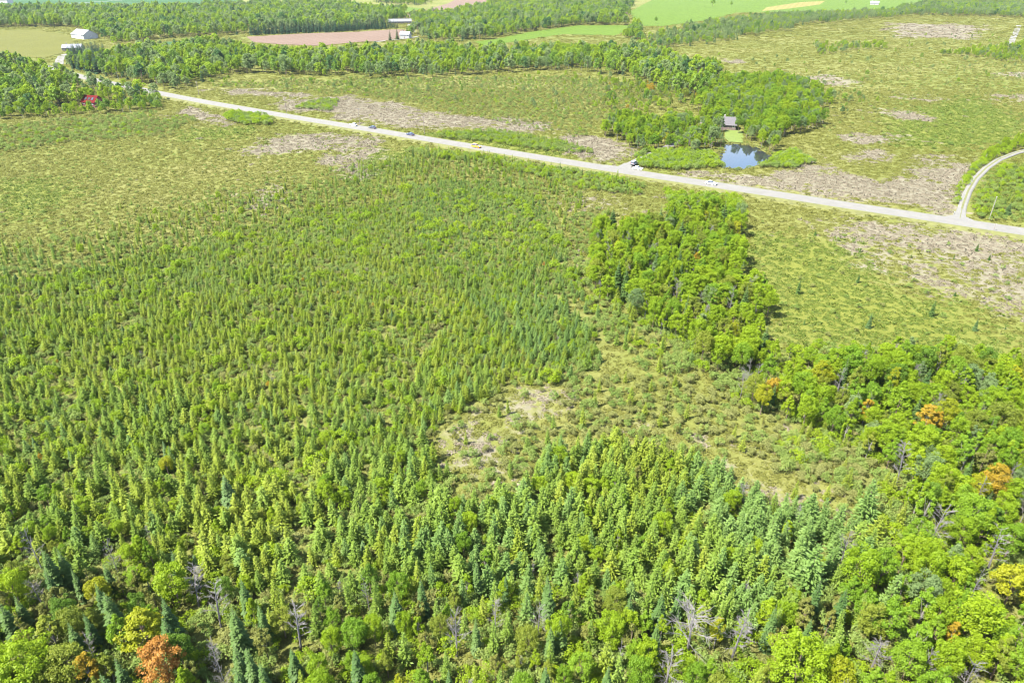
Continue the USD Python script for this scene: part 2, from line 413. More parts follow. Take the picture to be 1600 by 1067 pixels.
def field_mat(name, c1, c2, angle, stripe=0.25):
    usdkit.material(stage, f"{LOOKS}/{name}", {
        "geo": ("geometry", {}), "mp": ("mapping", {"rotation": (0, 0, angle)}), "wv": ("wave_texture", {"scale": 0.03, "distortion": 2.0, "detail": 3.0, "detail_scale": 1.5}),
        "nz": ("noise_texture", {"scale": 0.02, "detail": 6.0, "roughness": 0.65}), "ad": ("mix_float", {"fac": stripe}),
        "ramp": ("rgb_ramp", {"ramp": [(0.25, c1), (0.75, c2)]}), "p": ("principled_bsdf", {"roughness": 0.95, "specular_ior_level": 0.1})},
        [("geo.position", "mp.vector"), ("mp.vector", "wv.vector"), ("geo.position", "nz.vector"), ("nz.fac", "ad.a"), ("wv.fac", "ad.b"), ("ad.result", "ramp.fac"), ("ramp.color", "p.base_color")], surface="p.BSDF")
    return f"{LOOKS}/{name}"


m_tilled = field_mat("tilled_soil", (0.0788, 0.0532, 0.038), (0.1006, 0.0717, 0.0555), 0.3)
m_mown = field_mat("mown_grass", (0.040, 0.070, 0.005), (0.055, 0.088, 0.0075), 0.5)
m_crop = field_mat("green_crop", (0.0157, 0.0444, 0.0136), (0.0262, 0.0602, 0.022), 0.2)
m_tan = field_mat("ripe_strip", (0.0976, 0.0854, 0.022), (0.1269, 0.1122, 0.0341), 0.4)
m_olive = field_mat("hay_field", (0.0502, 0.053, 0.0078), (0.0697, 0.0697, 0.0134), 1.3, 0.4)
structure("tilled_field", sheet(TILLED[0], 0.06), m_tilled, "pinkish brown bare tilled field in front of the dark conifer row")
structure("tilled_field", sheet(TILLED[1], 0.06), m_tilled, "pinkish brown tilled field at the top edge of the view")
structure("mown_field", sheet(MOWN[0], 0.06), m_mown, "narrow bright green field between two bands of trees")
structure("mown_field", sheet(MOWN[1], 0.06), m_mown, "wide bright green field with lone trees at the top edge")
structure("crop_field", sheet(MOWN[2], 0.06), m_crop, "small dark green field strip enclosed by trees")
structure("mown_field", sheet(MOWN[3], 0.06), m_mown, "green meadow strip behind the long conifer row")
structure("crop_field", sheet(MOWN[4], 0.06), m_crop, "blue green crop field at the far left top")
structure("ripe_field", sheet(TAN, 0.12), m_tan, "tan yellow strip of ripe crop inside the green field")
structure("hay_field", sheet(OLIVE, 0.06), m_olive, "olive yellow hay field beside the white barn")
structure("lawn", sheet(LAWN.difference(POND.buffer(1.5)), 0.05), plain("lawn_grass", (0.070, 0.100, 0.007), 0.9, 0.25, 0.3), "bright yellow green lawn between the cottage and the pond")

# road: embankment, gravel shoulders, asphalt
def ribbon(line, half, z, zedge=None, step=8.0, inner=None):
    """A strip along a line; cross section from -half to half (list of (offset, z))."""
    n = max(2, int(line.length / step)); s = np.linspace(0, line.length, n)
    p = np.array([line.interpolate(a).coords[0] for a in s])
    t = unit(np.gradient(p, axis=0)); nr = np.stack([-t[:, 1], t[:, 0]], 1)
    sec = half
    v = np.stack([np.column_stack([p + nr * o, np.full(n, h)]) for o, h in sec], 1).reshape(-1, 3)
    k = len(sec); f = []
    for i in range(n - 1):
        for j in range(k - 1):
            a = i * k + j
            f += [[a, a + k, a + k + 1], [a, a + k + 1, a + 1]]
    f = np.array(f); nn = np.cross(v[f[:, 1]] - v[f[:, 0]], v[f[:, 2]] - v[f[:, 0]])[:, 2]
    f[nn < 0] = f[nn < 0][:, ::-1]
    return v, f


m_gravel = plain("road_gravel", (0.100, 0.097, 0.088), 0.95, 0.2, 0.8, bump=0.03)
usdkit.material(stage, LOOKS + "/worn_asphalt", {
    "geo": ("geometry", {}), "nz": ("noise_texture", {"scale": 0.25, "detail": 6.0, "roughness": 0.7}), "fn": ("noise_texture", {"scale": 6.0, "detail": 3.0}),
    "ramp": ("rgb_ramp", {"ramp": [(0.3, (0.086, 0.082, 0.075)), (0.7, (0.108, 0.104, 0.095))]}),
    "mx": ("mix_color", {"blend_type": "overlay", "fac": 0.35}), "p": ("principled_bsdf", {"roughness": 0.85, "specular_ior_level": 0.3})},
    [("geo.position", "nz.vector"), ("geo.position", "fn.vector"), ("nz.fac", "ramp.fac"), ("ramp.color", "mx.a"), ("fn.color", "mx.b"), ("mx.result", "p.base_color")], surface="p.BSDF")
m_verge = plain("verge_grass", (0.085, 0.088, 0.022), 0.95, 0.45, 0.5)
structure("road_verge", ribbon(road_line, [(-7.6, -0.7), (-5.0, 0.32), (5.0, 0.32), (7.6, -0.7)], 0), m_verge, "grassy embankment under the country road")
structure("road_shoulder", ribbon(road_line, [(-4.3, 0.30), (-4.15, 0.36), (4.15, 0.36), (4.3, 0.30)], 0), m_gravel, "pale gravel shoulders of the country road")
structure("road", ribbon(road_line, [(-3.4, 0.375), (0, 0.42), (3.4, 0.375)], 0), LOOKS + "/worn_asphalt", "pale worn two lane country road crossing the marsh")
m_track = plain("track_gravel", (0.11, 0.106, 0.095), 0.95, 0.3, 0.6)
flare = sg.Polygon([at(*p)[:2] for p in [(1478, 340), (1492, 338), (1497, 328), (1506, 328), (1507, 340), (1520, 346), (1500, 350)]])
tp = [np.array(track_line.interpolate(d).coords[0]) for d in np.arange(0, track_line.length, 3)]
trk = ribbon(track_line, [(-1.5, 0.0), (-1.1, 0.30), (-0.3, 0.31), (0.3, 0.31), (1.1, 0.30), (1.5, 0.0)], 0, step=4)
structure("track", trk, m_track, "pale two rut gravel track joining the road at the right")
structure("track_middle", ribbon(track_line, [(-0.34, 0.318), (0, 0.36), (0.34, 0.318)], 0, step=4), m_verge, "grassy middle strip of the gravel track")
structure("track_mouth", sheet(flare.buffer(0.4), 0.345), m_gravel, "flared gravel mouth where the track meets the road")
structure("driveway", ribbon(drive_line, [(-2.2, 0.0), (-1.8, 0.28), (1.8, 0.28), (2.2, 0.0)], 0, step=4), m_track, "pale gravel driveway branching off the road towards the pond")
flare2 = sg.Polygon([at(*p)[:2] for p in [(945, 259), (966, 261.5), (976, 256.5), (990, 256), (985, 262), (994, 267.5), (975, 269)]])
structure("driveway_mouth", sheet(flare2.buffer(0.3), 0.345), m_gravel, "flared gravel mouth of the driveway by the parked cars")
LANES = [([(1578, 71), (1583, 60), (1588, 50), (1592, 40)], 3.2, "straight pale lane beyond the far marsh at the right edge"),
         ([(92, 104), (93, 94), (98, 86), (125, 82), (160, 79), (205, 78)], 3.5, "pale lane curving past the grey roofed house"),
         ([(585, 66), (610, 63.5), (640, 60), (660, 56)], 2.6, "pale gravel lane leading to the white farmhouse"),
         ([(622, 36), (634, 33), (640, 40), (646, 50)], 3.0, "pale lane between the two tilled fields"),
         ([(100, 7), (150, 3.5), (190, 1)], 4.0, "pale strip across the far crop field")]
for pts, hw, lab in LANES:
    structure("lane", ribbon(sg.LineString([at(*p)[:2] for p in pts]), [(-hw, 0.1), (hw, 0.1)], 0, step=15), m_track, lab)

# pond
usdkit.material(stage, LOOKS + "/pond_water", {
    "geo": ("geometry", {}), "nz": ("noise_texture", {"scale": 0.9, "detail": 3.0}), "bp": ("bump", {"strength": 0.06, "distance": 0.05}),
    "p": ("principled_bsdf", {"base_color": (0.012, 0.014, 0.016), "roughness": 0.03, "ior": 1.33, "specular_ior_level": 0.5})},
    [("geo.position", "nz.vector"), ("nz.fac", "bp.height"), ("bp.normal", "p.normal")], surface="p.BSDF")
structure("pond_water", sheet(POND.buffer(1.2), -0.42), LOOKS + "/pond_water", "dark still pond reflecting sky and trees beside the lawn")

# ------------------------------------------------------------------ plant prototypes (abstract classes; every plant refers to one)
stage.CreateClassPrim("/World/plant_models")
PROTO = {}


def proto(kind, parts):
    path = numbered(kind, "/World/plant_models")
    p = stage.DefinePrim(path, "Xform")
    for name, mesh, mat in parts:
        usdkit.mesh(stage, f"{path}/{name}", mesh, mat)
    return path


def larch(seed, h=7.0, r=1.15, mat="larch_green", detail=1.0):
    g = np.random.default_rng(seed)
    C, U, V = [], [], []
    n = int(32 * detail)
    lean = g.normal(0, 0.02, 2)
    for k in range(n):
        t = 0.06 + 0.93 * (k + g.uniform(-0.4, 0.4)) / n
        t = min(max(t, 0.04), 0.995)
        z = h * t
        rr = r * (0.07 + 0.93 * (1 - t) ** 0.95) * (0.9 + 0.2 * g.random()) * (0.75 + 0.25 * min(1, t / 0.2))
        nb = max(4, int(8 * (1 - 0.5 * t)))
        a0 = g.uniform(0, 6.28)
        for b in range(nb):
            a = a0 + b * 6.283 / nb + g.normal(0, 0.25)
            L = rr * g.uniform(0.7, 1.15)
            up = g.uniform(-0.05, 0.35)
            d = np.array([math.cos(a), math.sin(a), up]); d /= np.linalg.norm(d)
            side = np.array([-math.sin(a), math.cos(a), 0.0])
            for s in (0.3, 0.52, 0.74, 0.96):
                c = np.array([lean[0] * z, lean[1] * z, z]) + d * L * s + g.normal(0, 0.05 * r, 3)
                tw = g.normal(0, 0.7)
                w = math.cos(tw) * side + math.sin(tw) * np.array([0, 0, 1.0])
                ln = L * 0.19 + 0.05
                C.append(c); U.append((d + g.normal(0, 0.25, 3)) * ln); V.append(w * (0.065 + 0.055 * L))
    # leader
    for k in range(4):
        C.append([lean[0] * h, lean[1] * h, h * (0.975 + 0.012 * k)]); U.append([0, 0, 0.14]); a = g.uniform(0, 6.28); V.append([0.05 * math.cos(a), 0.05 * math.sin(a), 0])
    crown = rhombi(np.array(C), np.array(U), np.array(V))
    trunk = tube([[0, 0, -0.3], [lean[0] * h * .5, lean[1] * h * .5, h * .5], [lean[0] * h * .97, lean[1] * h * .97, h * .97]], [0.10, 0.06, 0.012], 5)
    return [("trunk", trunk, M["bark"]), ("crown", crown, M[mat])]


def spruce(seed, h=8.0, r=1.6, mat="spruce", detail=1.0):
    g = np.random.default_rng(seed)
    C, U, V = [], [], []
    n = int(h / 0.42 * detail)
    for k in range(n):
        t = 0.05 + 0.94 * k / n
        z = h * t
        rr = r * (0.05 + 0.95 * (1 - t) ** 0.9) * g.uniform(0.85, 1.1)
        nb = 7 if t < 0.7 else 5
        a0 = g.uniform(0, 6.28)
        for b in range(nb):
            a = a0 + b * 6.283 / nb + g.normal(0, 0.12)
            L = rr * g.uniform(0.75, 1.12)
            d = np.array([math.cos(a), math.sin(a), -0.35 + 0.5 * t + g.normal(0, 0.05)])
            side = np.array([-math.sin(a), math.cos(a), 0.0])
            o = np.array([0, 0, z])
            C.append(o + d * L * 0.5); U.append(d * L * 0.5); V.append(side * L * 0.26 + [0, 0, g.normal(0, .04)])
            for s in (-1, 1):
                e = unit(d + side * s * 0.75 + [0, 0, -0.25])
                C.append(o + d * L * 0.45 + e * L * 0.28); U.append(e * L * 0.32); V.append((np.cross(e, [0, 0, 1]) + g.normal(0, 0.2, 3)) * L * 0.16)
            C.append(o + d * L * 0.6 + [0, 0, -L * 0.12]); U.append(d * L * 0.3); V.append(np.array([0, 0, 1.0]) * L * 0.12)
    C.append([0, 0, h]); U.append([0, 0, 0.35]); V.append([0.05, 0.02, 0])
    return [("trunk", tube([[0, 0, -0.3], [0, 0, h * .5], [0, 0, h * .98]], [0.16, 0.09, 0.015], 6), M["bark"]), ("crown", rhombi(np.array(C), np.array(U), np.array(V)), M[mat])]


def lobes_crown(g, rx, rz, zc, n_lobes, n_leaf, leaf, lobe=(0.28, 0.42), bottom=-0.5, flat=1.0, taper=0.0):
    C, N, S, centres = [], [], [], []
    for i in range(n_lobes):
        for _ in range(20):
            d = unit(g.normal(size=3))
            if d[2] > bottom:
                break
        k = g.uniform(0.45, 0.9) ** 0.7
        w = rx * k * (1 - taper * d[2]) * g.uniform(0.8, 1.15)
        c = np.array([d[0] * w, d[1] * w, zc + d[2] * rz * k])
        R = g.uniform(*lobe) * rx * (1.1 - 0.2 * abs(d[2])) * (1 - 0.5 * taper * max(0, d[2]))
        o = unit(g.normal(size=(n_leaf, 3)) + d * 0.45 + [0, 0, 0.35])
        rad = R * g.uniform(0.6, 1.12, (n_leaf, 1))
        p = c + o * rad * [1, 1, 0.8 * flat]
        nn = unit(o * 0.55 + np.array([0, 0, 0.35]) + g.normal(0, 0.5, (n_leaf, 3)))
        C.append(p); N.append(nn); S.append(leaf * g.uniform(0.55, 1.25, n_leaf)); centres.append(c)
    return leaf_quads(np.vstack(C), np.vstack(N), np.concatenate(S), g), np.array(centres)


def broadleaf(seed, h=10.0, r=2.6, mat="leaf_lime", lobes=46, leaves=100, bark="bark", leaf=0.138, base=0.13, taper=0.0, lobe=(0.20, 0.36)):
    g = np.random.default_rng(seed)
    z0 = h * base
    zc, rz = (z0 + h) / 2, (h - z0) / 2
    crown, cen = lobes_crown(g, r, rz, zc, lobes, leaves, leaf, lobe, taper=taper)
    bend = g.normal(0, 0.25, 2)
    tr = [tube([[0, 0, -0.4], [bend[0], bend[1], zc * .7], [bend[0] * 1.5, bend[1] * 1.5, h * .8]], [0.17, 0.11, 0.03], 6)]
    for c in cen[g.permutation(len(cen))[:9]]:
        s = np.array([bend[0], bend[1], zc * g.uniform(.5, .85)])
        if c[2] > s[2] - 1:
            tr.append(tube([s, (s + c) / 2 + [0, 0, -0.2], c], [0.07, 0.045, 0.015], 4))
    return [("trunk", cat(tr), M[bark]), ("crown", crown, M[mat])]


def shrub(seed, h=1.5, r=1.0, mat="shrub", lobes=11, leaves=60, leaf=0.095):
    g = np.random.default_rng(seed)
    crown, cen = lobes_crown(g, r, h * 0.5, h * 0.5, lobes, leaves, leaf, (0.32, 0.5), -0.2)
    st = [tube([[0, 0, -0.2], c * [.5, .5, .5], c], [0.03, 0.02, 0.008], 3) for c in cen[:5]]
    return [("stems", cat(st), M["bark"]), ("foliage", crown, M[mat])]


def dead_tree(seed, h=8.0, spread=1.2, branches=22, mat="deadwood", up=0.9):
    g = np.random.default_rng(seed)
    bend = g.normal(0, 0.3, 2)
    tr = tube([[0, 0, -0.3], [bend[0] * .4, bend[1] * .4, h * .45], [bend[0], bend[1], h]], [0.11, 0.075, 0.015], 6)
    br = []
    for k in range(branches):
        t = g.uniform(0.25, 0.97)
        o = np.array([bend[0] * t, bend[1] * t, h * t])
        a = g.uniform(0, 6.28)
        L = spread * (1.25 - 0.75 * t) * g.uniform(0.6, 1.3)
        d = np.array([math.cos(a), math.sin(a), up * g.uniform(0.3, 1.4)])
        e = o + d * L
        m = o + d * L * 0.5 + g.normal(0, 0.08, 3)
        br.append(tube([o, m, e], [0.024, 0.017, 0.006], 4))
        for q in range(9):
            s = o + d * L * g.uniform(0.4, 0.95)
            w = s + unit(d + g.normal(0, 0.6, 3)) * L * g.uniform(0.3, 0.55)
            br.append(tube([s, w], [0.016, 0.006], 3))
    return [("trunk", tr, M[mat]), ("branches", cat(br), M[mat])]


def tuft(seed, r=0.9, h=0.5, n=34, mat="sedge", size=0.2):
    """A low mound of matted blades."""
    g = np.random.default_rng(seed)
    a = g.uniform(0, 6.28, n); q = r * np.sqrt(g.random(n))
    out = np.stack([np.cos(a), np.sin(a), np.zeros(n)], 1)
    p = out * q[:, None]
    p[:, 2] = h * (1 - (q / r) ** 2) * g.uniform(0.35, 1.0, n) + 0.03
    nn = unit(np.array([0, 0, 1.0]) + out * (q / r)[:, None] * 0.55 + g.normal(0, 0.42, (n, 3)))
    return [("blades", leaf_quads(p, nn, size * g.uniform(0.6, 1.3, n), g, 0.45), M[mat])]


for tone, m in (("yellow", "larch_yellow"), ("green", "larch_green"), ("blue", "larch_blue")):
    PROTO["larch_" + tone] = [proto("larch_" + tone, larch(100 + i, 7.0, 1.25 + 0.16 * (i % 3), m)) for i in range(4)]
for tone in ("lime", "green", "deep", "olive", "grey", "yellow", "orange", "rust"):
    PROTO["leaf_" + tone] = [proto("leaf_" + tone, broadleaf(200 + 7 * i + len(tone), 10.0, (2.5, 1.7, 2.9, 2.1)[i], "leaf_" + tone, lobes=(46, 34, 52, 40)[i], taper=(0.1, 0.45, -0.1, 0.6)[i], base=(0.13, 0.1, 0.25, 0.08)[i], bark="bark_pale" if i == 1 else "bark")) for i in range(4)]
PROTO["spruce"] = [proto("spruce", spruce(300 + i, 9.0, 1.75 + 0.2 * i, "spruce")) for i in range(3)]
PROTO["spruce_blue"] = [proto("spruce_blue", spruce(310 + i, 9.0, 2.2, "spruce_blue")) for i in range(2)]
PROTO["wide_lime"] = [proto("wide_lime", broadleaf(280 + i, 10.0, 3.8, "leaf_lime", lobes=95, leaves=110, leaf=0.13, base=0.1, lobe=(0.13, 0.24))) for i in range(2)]
PROTO["cedar"] = [proto("cedar", broadleaf(320 + i, 9.0, 1.6, "cedar", lobes=32, leaves=90, leaf=0.14, base=0.08)) for i in range(2)]
PROTO["dead"] = [proto("dead", dead_tree(330 + i, 8.0, 1.1 + 0.3 * (i % 3), 24 + 4 * i)) for i in range(4)]
PROTO["shrub"] = [proto("shrub", shrub(340 + i, 1.6, 1.1, "shrub")) for i in range(3)]
PROTO["shrub_pale"] = [proto("shrub_pale", shrub(350 + i, 1.4, 1.0, "shrub_pale")) for i in range(2)]
PROTO["shrub_lime"] = [proto("shrub_lime", shrub(360 + i, 1.8, 1.2, "leaf_lime")) for i in range(2)]
PROTO["sedge"] = [proto("sedge", tuft(370 + i, 0.95, 0.32, 36, "sedge", 0.26)) for i in range(2)]
PROTO["sedge_green"] = [proto("sedge_green", tuft(375 + i, 0.95, 0.36, 36, "sedge_green", 0.26)) for i in range(2)]
PROTO["reed"] = [proto("reed", tuft(380 + i, 0.95, 0.24, 36, "reed", 0.26)) for i in range(2)]
for tone, m in (("far_green", "far_leaf"), ("far_grey", "far_leaf_grey"), ("far_lime", "far_leaf_lime"), ("far_deep", "far_leaf_deep")):
    PROTO[tone] = [proto(tone, broadleaf(390 + i, 12.0, (3.7, 2.9, 3.2)[i], m, lobes=26, leaves=34, leaf=0.42, base=0.08, taper=(-0.1, 0.12, 0.28)[i], lobe=(0.26, 0.42))) for i in range(3)]
PROTO["far_conifer"] = [proto("far_conifer", spruce(400 + i, 12.0, 2.4, "far_conifer", 0.5)) for i in range(2)]
NOMINAL = {"wide": 10.0, "larch": 7.0, "leaf": 10.0, "spruce": 9.0, "cedar": 9.0, "dead": 8.0, "shrub": 1.6, "far": 12.0, "sedge": 0.55, "reed": 0.75}

# ------------------------------------------------------------------ scatter
YARDS = [sg.Point(*at(1137, 203)[:2]).buffer(4.8), sg.Point(*at(1100, 195)[:2]).buffer(2.5), sg.Point(*at(1147, 168)[:2]).buffer(0.1), sg.LineString([at(1150, 204)[:2], at(1150, 222)[:2]]).buffer(4.0)]
KEEP_OUT = shapely.union_all(YARDS + [road_line.buffer(8.2), track_line.buffer(3.2), drive_line.buffer(1.7), POND.buffer(0.8), LAWN])
NO_TALL = shapely.union_all([KEEP_OUT] + TILLED + MOWN[:3] + [OLIVE])


def sample(region, spacing, rng, jitter=0.42, ragged=True):
    x0, y0, x1, y1 = region.bounds
    xs = np.arange(x0, x1 + spacing, spacing); ys = np.arange(y0, y1 + spacing, spacing * 0.866)
    X, Y = np.meshgrid(xs, ys)
    X = X + (np.arange(len(ys)) % 2)[:, None] * spacing / 2
    p = np.stack([X.ravel(), Y.ravel()], 1) + rng.uniform(-jitter, jitter, (X.size, 2)) * spacing
    return p[inside(region, warp(p) if ragged else p)]


plants = []     # (species, variant, x, y, height, width factor, zone)


def scatter(zone, px, spacing, mix, hrange, avoid=KEEP_OUT, wf=(0.85, 1.15), margin=40, keep=None, region=None, tone=None):
    ragged = zone not in ("hedge", "roadside") and not (zone == "northshrub" and spacing < 3.5)
    region = region if region is not None else poly(px)
    if zone == "hedge":
        region = region.buffer(1.0)
    p = sample(region, spacing, RNG, ragged=ragged)
    if avoid is not None and len(p):
        p = p[~inside(avoid, p)]
    q = pix(np.column_stack([p, np.zeros(len(p))]))
    ok = (q[:, 0] > -margin * 2) & (q[:, 0] < 1600 + margin * 2) & (q[:, 1] < 1300) & (q[:, 2] > 30)
    p = p[ok]
    if keep is not None:
        p = p[RNG.random(len(p)) < keep(p)]
    names = list(mix); w = np.array([mix[n] for n in names], float); w /= w.sum()
    pick = RNG.choice(len(names), len(p), p=w)
    n = meshkit.noise(np.column_stack([p / 14.0, np.zeros(len(p))]), 11)
    for (x, y), k, nn in zip(p, pick, n):
        sp = names[k]
        if sp in hrange:
            a, b = hrange[sp]
        else:
            a, b = hrange["*"]
        h = a + (b - a) * (0.55 * RNG.random() + 0.45 * nn)
        if sp == "larch":
            sp = tone(x, y)
        w_ = RNG.uniform(*wf)
        plants.append((sp, int(RNG.integers(1000)), x, y, h, w_ if sp.startswith("larch") else min(w_, 0.75 + 0.4 * RNG.random()), zone))


BLUE_PATCH = [poly(p) for p in ([(640, 290), (800, 285), (880, 350), (940, 470), (1000, 560), (900, 600), (820, 560), (720, 470), (650, 380)], [(1080, 740), (1340, 830), (1300, 920), (1150, 880), (1060, 800)])]


def larch_tone(x, y, cool=0.0):
    n = float(meshkit.noise(np.array([[x / 22.0, y / 22.0, 0.5]]), 5)[0])
    b = 0.42 if any(r.contains(sg.Point(x, y)) for r in BLUE_PATCH) else 0.0
    v = n + b + cool + RNG.normal(0, 0.17)
    return "larch_yellow" if v < 0.52 else "larch_green" if v < 0.86 else "larch_blue"


def hgrad(near, far, y0=70.0, y1=260.0):
    return lambda y: near + (far - near) * np.clip((y - y0) / (y1 - y0), 0, 1)


def clumps(p):
    """Chance of a tree: denser and thinner places within a stand."""
    return np.clip(1.9 - 2.0 * meshkit.fbm(np.column_stack([p / 6.0, np.zeros(len(p))]), 2, 61), 0.3, 1.0)


# main larch stand, split in depth so that the trees grow taller towards the viewer
MAIN = poly([(-400, 470), (60, 440), (150, 415), (250, 400), (330, 372), (420, 350), (470, 330), (560, 330), (640, 300), (720, 285), (800, 290), (860, 330), (885, 400), (905, 460), (960, 540), (930, 585), (860, 592), (790, 602), (740, 645), (690, 690), (650, 770), (620, 840), (600, 930), (300, 900), (-400, 870)])
LOWER = poly([(620, 840), (650, 780), (700, 800), (760, 768), (800, 735), (860, 705), (960, 708), (1090, 752), (1230, 800), (1340, 850), (1320, 950), (1200, 965), (1000, 975), (600, 945)])
BAND = lambda y0, y1: sg.box(-3000, y0, 3000, y1)
for y0, y1, a, b, s in ((50, 95, 3.2, 6.4, 2.15), (95, 125, 2.5, 5.1, 1.95), (125, 165, 2.0, 4.3, 1.85), (165, 205, 1.7, 3.7, 1.9), (205, 330, 1.4, 3.2, 2.05)):
    scatter("main", None, s, {"larch": .86, "leaf_lime": .05, "leaf_green": .03, "leaf_olive": .018, "leaf_orange": .005, "shrub_lime": .03, "spruce_blue": .012, "dead": .008, "cedar": .01},
            {"larch": (a, b), "leaf_lime": (a * .8, b * .9), "leaf_green": (a * .6, b * .8), "leaf_olive": (a * .5, b * .7), "leaf_orange": (a * .4, b * .55), "shrub_lime": (1.8, 3), "dead": (a * .7, b * .9), "spruce_blue": (a * .8, b), "cedar": (a * .7, b * .8)},
            region=MAIN.intersection(BAND(y0, y1)), tone=larch_tone, wf=(1.1, 1.95), keep=clumps)
scatter("lower", None, 2.2, {"larch": .88, "leaf_lime": .07, "leaf_green": .03, "dead": .008, "cedar": .01}, {"larch": (3.9, 7.4), "*": (3.5, 6.0)}, region=LOWER, tone=lambda x, y: larch_tone(x, y, 0.17), wf=(1.1, 1.8), keep=clumps)
for reg in (MAIN, LOWER):
    scatter("understory", None, 1.9, {"shrub": .65, "shrub_pale": .2, "shrub_lime": .15}, {"*": (0.7, 2.0)}, region=reg)
# young thin fringe above the stand
scatter("fringe", [(-400, 420), (120, 372), (300, 332), (430, 302), (560, 262), (640, 242), (770, 248), (900, 292), (915, 372), (885, 400), (860, 330), (800, 290), (720, 285), (640, 300), (560, 330), (470, 330), (420, 350), (330, 372), (250, 400), (150, 415), (60, 440), (-400, 470)],
        3.0, {"larch": .5, "shrub": .36, "shrub_pale": .08, "leaf_lime": .04, "spruce": .02}, {"larch": (2.2, 4.2), "shrub": (1.0, 2.2), "shrub_pale": (0.8, 1.6), "leaf_lime": (3, 5), "spruce": (2, 4)}, tone=larch_tone)
scatter("fringe", [(-400, 400), (120, 340), (330, 300), (560, 255), (640, 240), (560, 262), (430, 302), (300, 332), (120, 372), (-400, 430)],
        4.5, {"larch": .25, "shrub": .6, "shrub_pale": .15}, {"larch": (1.6, 2.8), "*": (0.7, 1.5)}, tone=larch_tone)
# clearing
scatter("clearing", [(650, 780), (690, 700), (740, 650), (790, 605), (860, 592), (930, 588), (1010, 575), (1100, 590), (1170, 640), (1290, 710), (1345, 770), (1330, 840), (1230, 795), (1090, 748), (960, 702), (860, 700), (800, 730), (760, 765), (700, 800)],
        2.2, {"shrub": .42, "shrub_pale": .42, "larch": .10, "cedar": .06}, {"larch": (2, 5), "cedar": (1.5, 3), "*": (0.9, 2.0)}, tone=larch_tone,
        keep=lambda p: np.where(soft(MIXED_REED, p, 2.0) > 0.5, 0.30, 0.80))
scatter("clearing", [(905, 460), (960, 480), (1000, 520), (1100, 575), (1180, 605), (1170, 640), (1100, 590), (1010, 575), (960, 540)], 2.5, {"shrub": .55, "shrub_lime": .12, "shrub_pale": .13, "larch": .2}, {"larch": (3, 5.5), "*": (1.0, 2.4)}, tone=larch_tone)
scatter("clearing", [(885, 400), (900, 330), (960, 340), (915, 400), (908, 455)], 2.8, {"shrub": .7, "shrub_pale": .2, "larch": .1}, {"larch": (2, 4), "*": (1, 2.2)}, tone=larch_tone)
# woodlots
scatter("woodlot", FOREST_FLOOR_PX[1], 3.5, {"leaf_lime": .56, "leaf_green": .2, "leaf_olive": .08, "leaf_yellow": .04, "spruce": .06, "leaf_grey": .03, "dead": .03}, {"*": (6.5, 10), "spruce": (7, 10.5)}, wf=(0.75, 1.1))
scatter("east", FOREST_FLOOR_PX[2], 3.2, {"leaf_lime": .47, "leaf_green": .2, "leaf_olive": .1, "leaf_orange": .012, "leaf_yellow": .04, "leaf_deep": .04, "spruce": .03, "leaf_grey": .06, "dead": .07}, {"*": (5.0, 10.5), "dead": (6, 9)}, wf=(0.75, 1.1))
scatter("woodedge", [(1160, 600), (1190, 560), (1240, 545), (1340, 545), (1450, 540), (1560, 560), (1640, 600), (1640, 632), (1560, 592), (1450, 572), (1340, 582), (1250, 597)], 2.6, {"shrub_lime": .4, "shrub": .4, "leaf_lime": .2}, {"*": (1.2, 3), "leaf_lime": (4, 7)})
scatter("bottom", [(-400, 880), (300, 905), (430, 920), (440, 1400), (-400, 1400)], 2.9,
        {"leaf_lime": .17, "leaf_green": .13, "leaf_olive": .16, "leaf_deep": .05, "spruce": .28, "cedar": .12, "larch": .06, "dead": .04, "leaf_yellow": .02}, {"*": (4.6, 8.5), "dead": (5, 8), "spruce": (6, 10.5)}, tone=larch_tone, wf=(0.7, 1.05))
scatter("bottom", [(430, 920), (600, 935), (1000, 968), (1200, 960), (1310, 960), (1310, 1400), (440, 1400)], 3.0,
        {"leaf_lime": .22, "leaf_green": .15, "leaf_olive": .10, "leaf_deep": .03, "spruce": .14, "cedar": .08, "larch": .26, "dead": .06, "leaf_yellow": .015}, {"*": (4.3, 8.0), "dead": (5, 8), "spruce": (5.5, 9.5), "larch": (5, 8.5)}, tone=larch_tone, wf=(0.7, 1.05))
for reg in FOREST_FLOOR[1:] + [poly([(-400, 860), (300, 890), (600, 920), (1000, 950), (1310, 950), (1310, 1400), (-400, 1400)])]:
    scatter("understory", None, 2.0, {"shrub": .55, "shrub_pale": .15, "shrub_lime": .3}, {"*": (0.8, 2.6)}, region=reg)
scatter("clearing", [(1200, 700), (1290, 680), (1345, 730), (1410, 800), (1400, 880), (1330, 970), (1280, 970), (1320, 850), (1310, 790)], 2.1, {"shrub": .5, "shrub_pale": .25, "shrub_lime": .15, "larch": .1}, {"larch": (3, 6), "*": (1.0, 2.6)}, tone=larch_tone)
